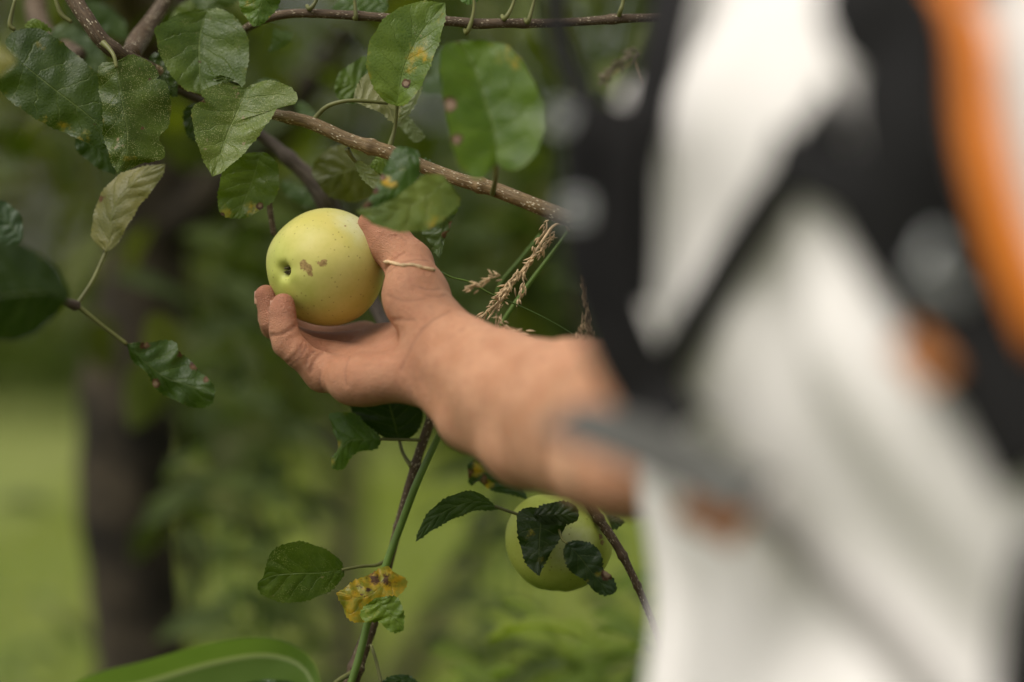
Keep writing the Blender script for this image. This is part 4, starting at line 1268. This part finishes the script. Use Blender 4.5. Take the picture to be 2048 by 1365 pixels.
# around the thumb
leaf([(770, 322), (720, 335), (680, 345), (636, 366)], [(750, 298), (715, 285), (685, 290), (648, 306), (624, 342)], [(765, 365), (738, 395), (700, 403), (670, 397), (648, 383)], 1.665, .25, .1, (.050, .066, .004), spk=0, label='olive leaf behind the apple and the thumb')
leaf([(711, 322), (725, 342), (740, 360), (752, 380)], [(712, 333), (722, 352), (737, 370)], [(722, 323), (744, 340), (763, 357)], 1.605, .3, -.3, (.11, .15, .055), spk=.6, flip=True,
     stalk=[(711, 323, 1.605, 4), (702, 312, 1.60, 4.5), (694, 298, 1.597, 6)])
leaf([(780, 312), (760, 322), (737, 335)], [(757, 311)], [(775, 345), (757, 346)], 1.615, .3, .1, LIGHT, tooth=1)
leaf([(815, 294), (816, 325), (802, 355), (775, 385), (720, 418)], [(795, 296), (782, 310), (772, 335), (758, 360), (748, 385), (734, 405)], [(832, 303), (839, 320), (838, 345), (826, 367), (790, 397), (755, 421)],
     (1.515, 1.50), .35, .25, (.028, .068, .012), spk=.1, blots=[(775, 362, 13, 'y', .9), (785, 370, 12, 'y', .8), (764, 356, 9, 'b', .9), (752, 382, 11, 'b', .7), (735, 410, 14, 'b', .7), (805, 335, 8, 's', 1)], label='folded dark leaf with a yellow spot and brown edge')
leaf([(888, 408), (884, 450), (879, 518)], [(852, 430), (845, 464), (860, 486), (870, 505)], [(913, 420), (905, 440), (895, 462), (886, 490)], 1.60, .3, .3, (.045, .08, .03), spk=.4, ripple=2.2, blots=[(902, 448, 14, 'b', .75), (893, 468, 12, 'b', .7)], label='crinkled hanging leaf with a dry edge')
leaf([(894, 361), (865, 385), (825, 410), (775, 425), (711, 422)], [(880, 350), (850, 352), (835, 362), (800, 390), (760, 412)], [(910, 385), (918, 408), (892, 434), (856, 457), (805, 463), (762, 453), (733, 438)],
     1.498, -.3, .25, (.092, .145, .046), tb=.35, spk=.2, blots=[(857, 410, 14, 's', 1.2), (866, 440, 22, 'y', .5)], label='pale green leaf lying over the thumb')
leaf([(830, 340), (850, 330), (872, 338)], [(845, 318), (862, 325)], [(850, 340)], 1.61, .2, .1, TEAL)

# lower middle
leaf([(765, 879), (730, 880), (700, 882), (680, 903), (664, 938)], [(735, 852), (707, 828), (662, 829), (664, 850), (677, 893), (666, 918)], [(750, 898), (715, 904), (700, 917), (688, 937)], 1.622, .2, .4, (.05, .105, .022),
     stalk=[(760, 879, 1.622, 3), (800, 880, 1.625, 3), (842, 881, 1.628, 3.4)], blots=[(664, 925, 16, 'y', .55), (676, 885, 12, 'y', .5)], spk=.15)
leaf([(798, 883), (790, 850), (772, 785)], [(765, 874), (732, 850), (700, 812), (715, 785)], [(812, 880), (832, 865), (845, 830), (832, 790)], 1.635, .3, .3, (.012, .028, .008), spk=.05, tb=-.3,
     stalk=[(798, 880, 1.635, 3.5), (806, 908, 1.632, 3.5), (822, 933, 1.628, 5)], label='dark leaf under the heel of the hand')
leaf([(688, 1139), (640, 1146), (590, 1147), (545, 1152), (515, 1166)], [(678, 1119), (645, 1098), (595, 1084), (546, 1102), (533, 1135), (526, 1155)], [(686, 1152), (666, 1177), (624, 1197), (583, 1205), (541, 1198), (518, 1180)], 1.60, -.55, .35,
     (.056, .100, .020), spk=.55, ripple=1.2, stalk=[(684, 1140, 1.60, 3), (725, 1133, 1.61, 3), (752, 1131, 1.615, 3.4), (768, 1124, 1.62, 4.5)], blots=[(543, 1118, 5, 's', 1.6)], label='green leaf on a pale stalk beside the yellow leaf')
leaf([(785, 1143), (760, 1175), (725, 1196), (672, 1187)], [(773, 1133), (744, 1148), (707, 1164), (685, 1180)], [(811, 1160), (808, 1180), (790, 1197), (765, 1222), (740, 1242), (712, 1244), (693, 1232), (684, 1208)], 1.59, .3, .2,
     (.30, .24, .02), yel=1.3, spk=0, blots=[(740, 1165, 40, 'b', .56), (775, 1158, 28, 'b', .52), (700, 1185, 20, 'b', .42), (690, 1215, 10, 'b', .5)], ripple=1.8, label='yellow leaf with brown blotches')
leaf([(750, 1196), (778, 1225), (807, 1262)], [(722, 1225), (730, 1243), (757, 1243), (772, 1257), (790, 1264)], [(775, 1195), (797, 1198), (807, 1232)], 1.575, .2, .2, (.085, .15, .02), spk=.1, blots=[(740, 1225, 22, 'y', .4)])
leaf([(1004, 1019), (965, 1004), (930, 1007), (890, 1023), (855, 1050), (831, 1084)], [(985, 1008), (960, 988), (935, 984), (897, 995), (864, 1019), (844, 1048)], [(985, 1020), (960, 1020), (935, 1026), (893, 1044), (856, 1066)], 1.60, -.3, .3,
     (.036, .070, .024), spk=.15, stalk=[(990, 1013, 1.60, 3), (1020, 1024, 1.60, 3), (1042, 1031, 1.60, 3.2)], label='arched leaf left of the green apple')
leaf([(1060, 1004), (1020, 975), (985, 950), (935, 930)], [(1035, 965), (1000, 930), (960, 916)], [(1035, 992), (1000, 985), (972, 974), (955, 962), (940, 968)], 1.64, .3, .3, (.026, .055, .022), spk=.1,
     stalk=[(1056, 1002, 1.64, 3.5), (1072, 1016, 1.63, 3.5), (1088, 1030, 1.61, 3)], blots=[(935, 945, 20, 'b', .72), (968, 960, 14, 'b', .72), (955, 938, 18, 'y', .8), (978, 970, 12, 'y', .8)], label='leaf with a burnt curled tip under the arm')
leaf([(1085, 1022), (1080, 1060), (1078, 1100), (1079, 1153)], [(1060, 1015), (1040, 1025), (1034, 1048), (1041, 1090), (1055, 1130)], [(1122, 1030), (1131, 1050), (1108, 1095), (1087, 1130)], (1.585, 1.565), .3, .2, (.016, .036, .010), tb=-.1, ripple=1.5,
     spk=.2, blots=[(1060, 1068, 14, 'y', .5), (1084, 1120, 12, 'y', .3)], label='dark crumpled leaf over the green apple')
leaf([(1066, 1031), (1110, 1030), (1158, 1032)], [(1080, 1014), (1120, 1004), (1150, 1012)], [(1080, 1045), (1115, 1050), (1150, 1044)], 1.575, .3, .2, (.022, .042, .016), spk=.15)
leaf([(1133, 1086), (1160, 1115), (1180, 1140), (1205, 1170), (1226, 1189)], [(1127, 1110), (1143, 1144), (1171, 1160), (1187, 1181), (1208, 1190)], [(1160, 1082), (1195, 1098), (1204, 1122), (1205, 1138), (1222, 1152), (1233, 1178)], 1.565, .3, .3,
     (.022, .046, .024), spk=.15, ripple=1.3, stalk=[(1134, 1087, 1.565, 2.6), (1125, 1080, 1.57, 2.6), (1118, 1060, 1.58, 2.8)], blots=[(1215, 1148, 14, 'b', 1.1), (1198, 1148, 8, 'y', .8), (1175, 1162, 6, 'y', .7)], label='small dark leaf with a brown patch on the green apple')
leaf([(1200, 1036), (1225, 1042), (1250, 1045)], [(1222, 1030)], [(1225, 1058)], 1.62, .2, .2, (.05, .08, .05), spk=.2)
leaf([(840, 1368), (800, 1360), (755, 1372)], [(815, 1352), (785, 1352)], [(810, 1385), (775, 1385)], 1.61, .2, .2, (.02, .05, .01))
leaf([(640, 1420), (540, 1385), (415, 1372)], [(600, 1368), (530, 1352), (460, 1356)], [(600, 1440), (520, 1430), (450, 1410)], 1.58, .1, .2, (.02, .05, .012), stalk=[(630, 1415, 1.58, 4), (670, 1368, 1.60, 5), (705, 1345, 1.62, 6)])
pxtube('twig', [(742, 1290, 1.62, 3), (752, 1320, 1.615, 3.4), (762, 1368, 1.61, 3.6)], M['petiole'], tree, n=14, sides=7)


# leaves of the same tree behind the plane of focus, each its own object
def plain_leaf_mesh(seed):
    r = np.random.default_rng(seed)
    n, m = 14, 3
    t = np.linspace(0, 1, n); s = np.linspace(-1, 1, 2 * m + 1)
    w = 0.27 * np.sin(math.pi * t ** 0.85) ** 0.75 + 0.004
    x = t[:, None] + 0 * s; y = w[:, None] * s[None]
    z = 0.16 * np.abs(s)[None] * w[:, None] * 2 - 0.25 * (t[:, None] - .3) ** 2 + 0.02 * np.sin(t[:, None] * 9 + s[None] * 2 + r.uniform(0, 6))
    V = np.stack([x, y, z], -1).reshape(-1, 3)
    uv = np.stack(np.broadcast_arrays(t[:, None], (s * .5 + .5)[None]), -1).reshape(-1, 2)
    tr = np.zeros((len(V), 4)); tr[:, 3] = .25; tr[:, 2] = .2; tr[:, 0] = r.choice([0, 0, .1, .3])
    me = mesh_from('leaf', V, grid_faces(n, 2 * m + 1, False), uv, traits=tr)
    me.materials.append(M['leaf'])
    return me


rng = np.random.default_rng(21)
pool = [plain_leaf_mesh(i) for i in range(6)]
zones = [  # px range, py range, depth range, count
    ((-60, 700), (-120, 330), (1.95, 3.0), 70), ((300, 560), (420, 860), (2.1, 3.2), 46), ((560, 1120), (-120, 140), (2.0, 3.3), 34),
    ((-60, 260), (250, 640), (2.3, 3.4), 24), ((760, 1320), (240, 700), (2.2, 3.4), 34), ((330, 470), (860, 1150), (2.3, 2.6), 8), ((420, 700), (760, 960), (2.6, 3.6), 14), ((1050, 1400), (-100, 250), (2.0, 3.0), 16)]
for (xa, xb), (ya, yb), (da, db), cnt in zones:
    for _ in range(cnt):
        d = rng.uniform(da, db)
        p = P(rng.uniform(xa, xb), rng.uniform(ya, yb), d)
        o = bpy.data.objects.new('leaf', pool[rng.integers(6)])
        o.parent = tree
        o.matrix_parent_inverse = Matrix.Translation(tree.location).inverted()
        o.location = tuple(p)
        o.rotation_euler = (rng.uniform(-1.0, 1.0), rng.uniform(0.1, 1.3), rng.uniform(0, math.tau))
        s = rng.uniform(.055, .09)
        o.scale = (s, s, s)
        g = rng.random()
        base = np.array([.024, .044, .004]) * (1 - g) + np.array([.080, .115, .018]) * g
        o.color = tuple(base) + (1,)
        COL.objects.link(o)


rng = np.random.default_rng(5)
# ------------------------------------------------------------------ grasses, reed, shrub
def spikelets(path, n, ln, rad, spread):
    c = catmull(path, n)
    t = np.gradient(c, axis=0); t /= np.linalg.norm(t, axis=1)[:, None]
    parts = []
    for i in range(n):
        dirv = t[i] + rng.standard_normal(3) * spread
        dirv /= np.linalg.norm(dirv)
        a = c[i] + rng.standard_normal(3) * rad * 1.5
        L = ln * rng.uniform(.6, 1.2)
        parts.append(tube_data([tuple(a) + (rad * .35,), tuple(a + dirv * L * .4) + (rad,), tuple(a + dirv * L) + (rad * .12,)], 6, 6))
    return parts


def W(px, d):
    return [tuple(P(a, b, d)) for a, b in px]


gs = empty('grass_stalk', tuple(P(-430, 4400, 1.60) * np.array([1, 1, 0])), 'tall green grass stalk rising beside the twig to a drooping tan seed head', 'grass')
stem = [(-430, 4458, 1.60, 9), (200, 2700, 1.60, 9), (560, 1750, 1.60, 8.5), (700, 1372, 1.605, 8), (738, 1235, 1.61, 8), (775, 1122, 1.61, 8), (802, 1050, 1.61, 8), (832, 970, 1.605, 8), (864, 900, 1.605, 7), (892, 845, 1.61, 6.5),
        (945, 745, 1.62, 5.5), (1005, 645, 1.62, 5), (1060, 565, 1.62, 4.6), (1110, 500, 1.62, 4), (1138, 462, 1.62, 3.4)]
pxtube('stem', stem, M['stem'], gs, n=120, sides=10, bump=0.01)
pxtube('stem', [(1138, 462, 1.62, 3), (1130, 448, 1.61, 3), (1108, 452, 1.605, 3), (1090, 475, 1.60, 3), (1060, 520, 1.59, 3), (1010, 590, 1.58, 2.6), (975, 640, 1.57, 2)], M['straw'], gs, n=40, sides=7)
parts = []
for path, k, d in (([(1095, 440), (1080, 470), (1068, 495)], 10, 1.585), ([(1110, 462), (1090, 495), (1060, 525), (1030, 560), (1005, 600)], 46, 1.582),
                   ([(1035, 545), (1010, 580), (1000, 615), (996, 650)], 26, 1.575), ([(1020, 570), (985, 610), (960, 640)], 22, 1.572), ([(1000, 555), (985, 555), (965, 570), (938, 578)], 18, 1.545),
                   ([(1045, 545), (1048, 570), (1035, 600)], 10, 1.60), ([(1000, 640), (1020, 662), (1060, 674)], 18, 1.55)):
    parts += spikelets(W(path, d), int(k * 1.5), .0060, .00075, .42)
v, f, u = join_data(parts)
tag(link('seed_head', mesh_from('seed_head', v, f, u), M['straw'], gs), 'drooping tan seed head', kind='stuff')
pxtube('leaf_blade', [(1080, 470, 1.66, 3), (1040, 520, 1.66, 4), (1000, 570, 1.66, 4), (985, 620, 1.66, 2)], M['stem'], gs, n=20, sides=6)

g2 = empty('grass_stalk', tuple(P(1200, 682, 1.66) * np.array([1, 1, 0])), 'single dry grass spike sticking up behind the forearm by the black strap', 'grass')
pxtube('stem', [(1460, 4320, 1.66, 5), (1420, 1500, 1.66, 4), (1360, 1000, 1.66, 3), (1230, 760, 1.66, 2.6), (1186, 680, 1.66, 2.6), (1170, 560, 1.66, 1.5)], M['straw'], g2, n=50, sides=7)
v, f, u = join_data(spikelets(W([(1183, 690), (1178, 640), (1174, 600), (1171, 562)], 1.655), 80, .0052, .0008, .22) + spikelets(W([(1158, 690), (1163, 660), (1168, 640)], 1.65), 26, .005, .0008, .25))
tag(link('seed_head', mesh_from('seed_head', v, f, u), M['straw'], g2), kind='stuff')

g3 = empty('grass_stalk', tuple(P(1330, 682, 1.72) * np.array([1, 1, 0])), 'bent dry grass spike in the gap between the black straps near the top branch', 'grass')
pxtube('stem', [(1420, 4200, 1.72, 5), (1380, 1500, 1.72, 4), (1345, 600, 1.72, 3.4), (1310, 250, 1.72, 3), (1270, 120, 1.72, 2.6), (1205, 160, 1.72, 1.6)], M['straw'], g3, n=50, sides=7)
v, f, u = join_data(spikelets(W([(1285, 112), (1262, 112), (1235, 128), (1205, 165)], 1.715), 60, .0075, .0009, .6))
tag(link('seed_head', mesh_from('seed_head', v, f, u), M['dull_straw'], g3), kind='stuff')

# strand of grass laid over the thumb
sp_ = empty('grass_strand', tuple(P(770, 525, 1.56)), 'thin dry grass strand lying across the thumb and trailing to the seed head', 'grass')
q = catmull([(768, 525), (785, 527), (805, 532), (825, 531), (848, 537), (866, 541)], 16)
p, ok = trace(ARM, q[:, 0], q[:, 1], 1.45)
pts = [tuple(a + np.array([0, -.0006, .0003])) + (r,) for a, r in zip(p, .0008 + .0006 * np.abs(np.sin(np.arange(16) * 1.3)))]
tube('dry_end', pts, M['straw'], sp_, n=60, sides=7, bump=0.12)
last = p[-1]
th = [tuple(last + np.array([0, -.0006, .0003])) + (.0007,)] + [tuple(P(a, b, d)) + (r * K * d,) for a, b, d, r in ((884, 546, 1.565, 2), (905, 556, 1.57, 1.8), (940, 565, 1.575, 1.8), (985, 590, 1.58, 1.8), (1045, 615, 1.59, 1.4), (1100, 642, 1.60, 1.2), (1145, 668, 1.605, 1))]
tube('thread', th, M['stem'], sp_, n=60, sides=6)


def blade(name, px, d, wid, tilt, mat, parent, fold=0.25):
    """long ribbon leaf with a raised midrib"""
    n, m = 60, 8
    c = catmull([tuple(P(a, b, dd)) + (w * K * dd,) for (a, b), dd, w in zip(px, d, wid)], n)
    t = np.gradient(c[:, :3], axis=0); t /= np.linalg.norm(t, axis=1)[:, None]
    side = np.tile(np.array(tilt, float), (n, 1)); side -= t * np.sum(side * t, 1)[:, None]; side /= np.linalg.norm(side, axis=1)[:, None]
    nn = np.cross(t, side)
    s = np.linspace(-1, 1, 2 * m + 1)
    V = c[:, None, :3] + side[:, None] * (s[None, :, None] * c[:, 3][:, None, None]) + nn[:, None] * ((np.abs(s) * fold)[None, :, None] * c[:, 3][:, None, None])
    uv = np.stack(np.broadcast_arrays(np.linspace(0, 1, n)[:, None], (s * .5 + .5)[None]), -1).reshape(-1, 2)
    return link(name, mesh_from(name, V.reshape(-1, 3), grid_faces(n, 2 * m + 1, False), uv), mat, parent)


def reed_material():
    n = Nodes('reed_leaf')
    sep = n.new("ShaderNodeSeparateXYZ"); n.put(sep.inputs[0], n.coord('UV'))
    v = n.f('ABSOLUTE', n.f('SUBTRACT', n.f('MULTIPLY', sep.outputs[1], 2.0), 1.0))
    lines = n.f('SINE', n.f('MULTIPLY', sep.outputs[1], 160.0))
    big = n.noise(n.coord('Object'), 14, 2)
    c = n.mix(n.ramp(big, .35, .65), (.155, .245, .055), (.21, .31, .09))
    c = n.mix(n.f('MULTIPLY', n.ramp(lines, -1, 1), .2), c, (.20, .30, .09))
    c = n.mix(n.ramp(v, .06, .16, .9, 0.0), c, (.46, .52, .30))
    b = n.bsdf(Base_Color=c, Roughness=.45)
    tl = n.new("ShaderNodeBsdfTranslucent"); n.put(tl.inputs[0], n.mix(1.0, c, (1.4, 1.6, .5), 'MULTIPLY'))
    mx = n.new("ShaderNodeMixShader"); mx.inputs[0].default_value = .3
    n.t.links.new(b.outputs[0], mx.inputs[1]); n.t.links.new(tl.outputs[0], mx.inputs[2])
    return n.done(mx.outputs[0])


M['reed'] = reed_material()
rd = empty('reed_plant', tuple(P(-200, 682, 1.45) * np.array([1, 1, 0])), 'broad bright green strap leaf with a pale midrib arching along the bottom edge', 'plant')
blade('leaf_blade', [(-200, 1900), (-60, 1560), (150, 1408), (300, 1362), (430, 1324), (530, 1310), (600, 1330), (630, 1380), (645, 1460), (655, 1560)],
      [1.46, 1.46, 1.47, 1.475, 1.48, 1.485, 1.485, 1.485, 1.485, 1.485], [34, 46, 58, 62, 58, 50, 40, 30, 18, 4], (.15, -.42, .90), M['reed'], rd, .3)
pxtube('stem', [(-230, 4900, 1.45, 20), (-225, 3200, 1.455, 18), (-205, 1890, 1.46, 14), (-215, 1500, 1.46, 8)], M['stem'], rd, n=30, sides=10)
blade('leaf_blade', [(-230, 2500), (-300, 2200), (-420, 2100), (-520, 2300)], [1.45, 1.44, 1.42, 1.40], [22, 34, 26, 4], (.1, -.8, .6), M['reed'], rd, .3)


def shrub(name, foot, stems, label, cat, cols, lsize, per, d, ext=24):
    t = empty(name, (foot[0], foot[1], 0), label, cat)
    me = plain_leaf_mesh(40 + len(name))
    V = np.empty(len(me.vertices) * 3, dtype=np.float32); me.vertices.foreach_get('co', V)
    V = V.reshape(-1, 3); V[:, 1] *= .62; me.vertices.foreach_set('co', V.ravel())
    for (xa, ya), (xb, yb), dd in stems:
        top = P(xb, yb, dd); low = np.array([foot[0] + rng.uniform(-.1, .1), foot[1] + rng.uniform(-.1, .1), 0]); mid_ = P(xa, ya, dd)
        pts = catmull([tuple(low), tuple(mid_), tuple(top)], 40)
        tube('stem', [tuple(q) + (r,) for q, r in zip(pts[::5], np.linspace(.005, .0015, len(pts[::5])))], M['stem'], t, n=24, sides=6)
        for i in range(per):
            q = pts[int(39 - i * ext / per)]
            o = bpy.data.objects.new('leaf', me)
            o.parent = t; o.matrix_parent_inverse = Matrix.Translation(t.location).inverted()
            o.location = tuple(q)
            ax = Vector(((1 - 2 * (i % 2)) * rng.uniform(.5, 1), rng.uniform(-.6, .6), rng.uniform(-.6, .35))).normalized()
            nz_ = Vector((rng.uniform(-.5, .5), rng.uniform(-1.0, -.1), 1.0)); nz_ = (nz_ - ax * nz_.dot(ax)).normalized()
            o.rotation_euler = Matrix((ax, nz_.cross(ax), nz_)).transposed().to_euler()
            s = lsize * rng.uniform(.7, 1.2); o.scale = (s, s, s)
            g = rng.random()
            o.color = tuple(np.array(cols[0]) * (1 - g) + np.array(cols[1]) * g) + (1,)
            COL.objects.link(o)
    return t


f0 = P(1080, 682, 1.86)
shrub('shrub', f0, [((x, 1600), (x + rng.uniform(-60, 60), y), 1.86 + rng.uniform(-.06, .22)) for x, y in
                    ((900, 1300), (960, 1230), (1010, 1260), (1060, 1200), (1110, 1240), (1160, 1190), (1210, 1230), (1260, 1180), (1300, 1250), (1350, 1200), (930, 1330), (1080, 1310), (1190, 1300), (1280, 1310), (985, 1320), (1030, 1280), (1130, 1300), (1235, 1290), (1165, 1250), (1310, 1200))],
      'bright green leafy shrub below the green apple', 'shrub', ((.09, .165, .012), (.20, .29, .03)), .062, 15, 1.95)
f3 = P(520, 682, 2.3)
shrub('hazel', f3, [((470, 1500), (360, 470), 2.35), ((500, 1400), (430, 560), 2.3), ((520, 1300), (480, 430), 2.4), ((540, 1400), (560, 640), 2.3), ((500, 1500), (400, 760), 2.25), ((540, 1500), (600, 820), 2.4), ((560, 1300), (520, 520), 2.5)],
      'leafy hazel sapling with thin stems behind the fingers and the apple', 'sapling', ((.020, .045, .004), (.075, .125, .012)), .075, 12, 2.3, 15)
f4 = P(960, 682, 2.4)
shrub('hazel', f4, [((960, 1400), (900, 480), 2.5), ((1000, 1400), (1000, 420), 2.4), ((1040, 1400), (1080, 560), 2.5), ((980, 1400), (950, 620), 2.45), ((1060, 1600), (1130, 930), 2.35), ((1150, 1600), (1250, 960), 2.3), ((1100, 1600), (1190, 1020), 2.4)],
      'leafy hazel sapling with thin stems behind the wrist and the dry seed head', 'sapling', ((.020, .045, .006), (.070, .115, .030)), .075, 11, 2.4, 16)
f1 = P(70, 682, 3.0)
shrub('weed', f1, [((60, 1560), (40, 1200), 3.0), ((100, 1560), (110, 1230), 3.0), ((20, 1560), (-10, 1010), 3.1), ((60, 1560), (70, 1290), 2.95)], 'dark leafed weed at the lower left beside the trunk', 'weed', ((.03, .07, .016), (.06, .12, .03)), .07, 6, 3.0)
f2 = P(420, 682, 2.9)
shrub('sapling', f2, [((420, 1560), (425, 1180), 2.9), ((440, 1500), (400, 980), 2.95)], 'thin sapling with dark leaves just right of the thick trunk', 'sapling', ((.03, .07, .02), (.05, .10, .03)), .06, 5, 2.9)
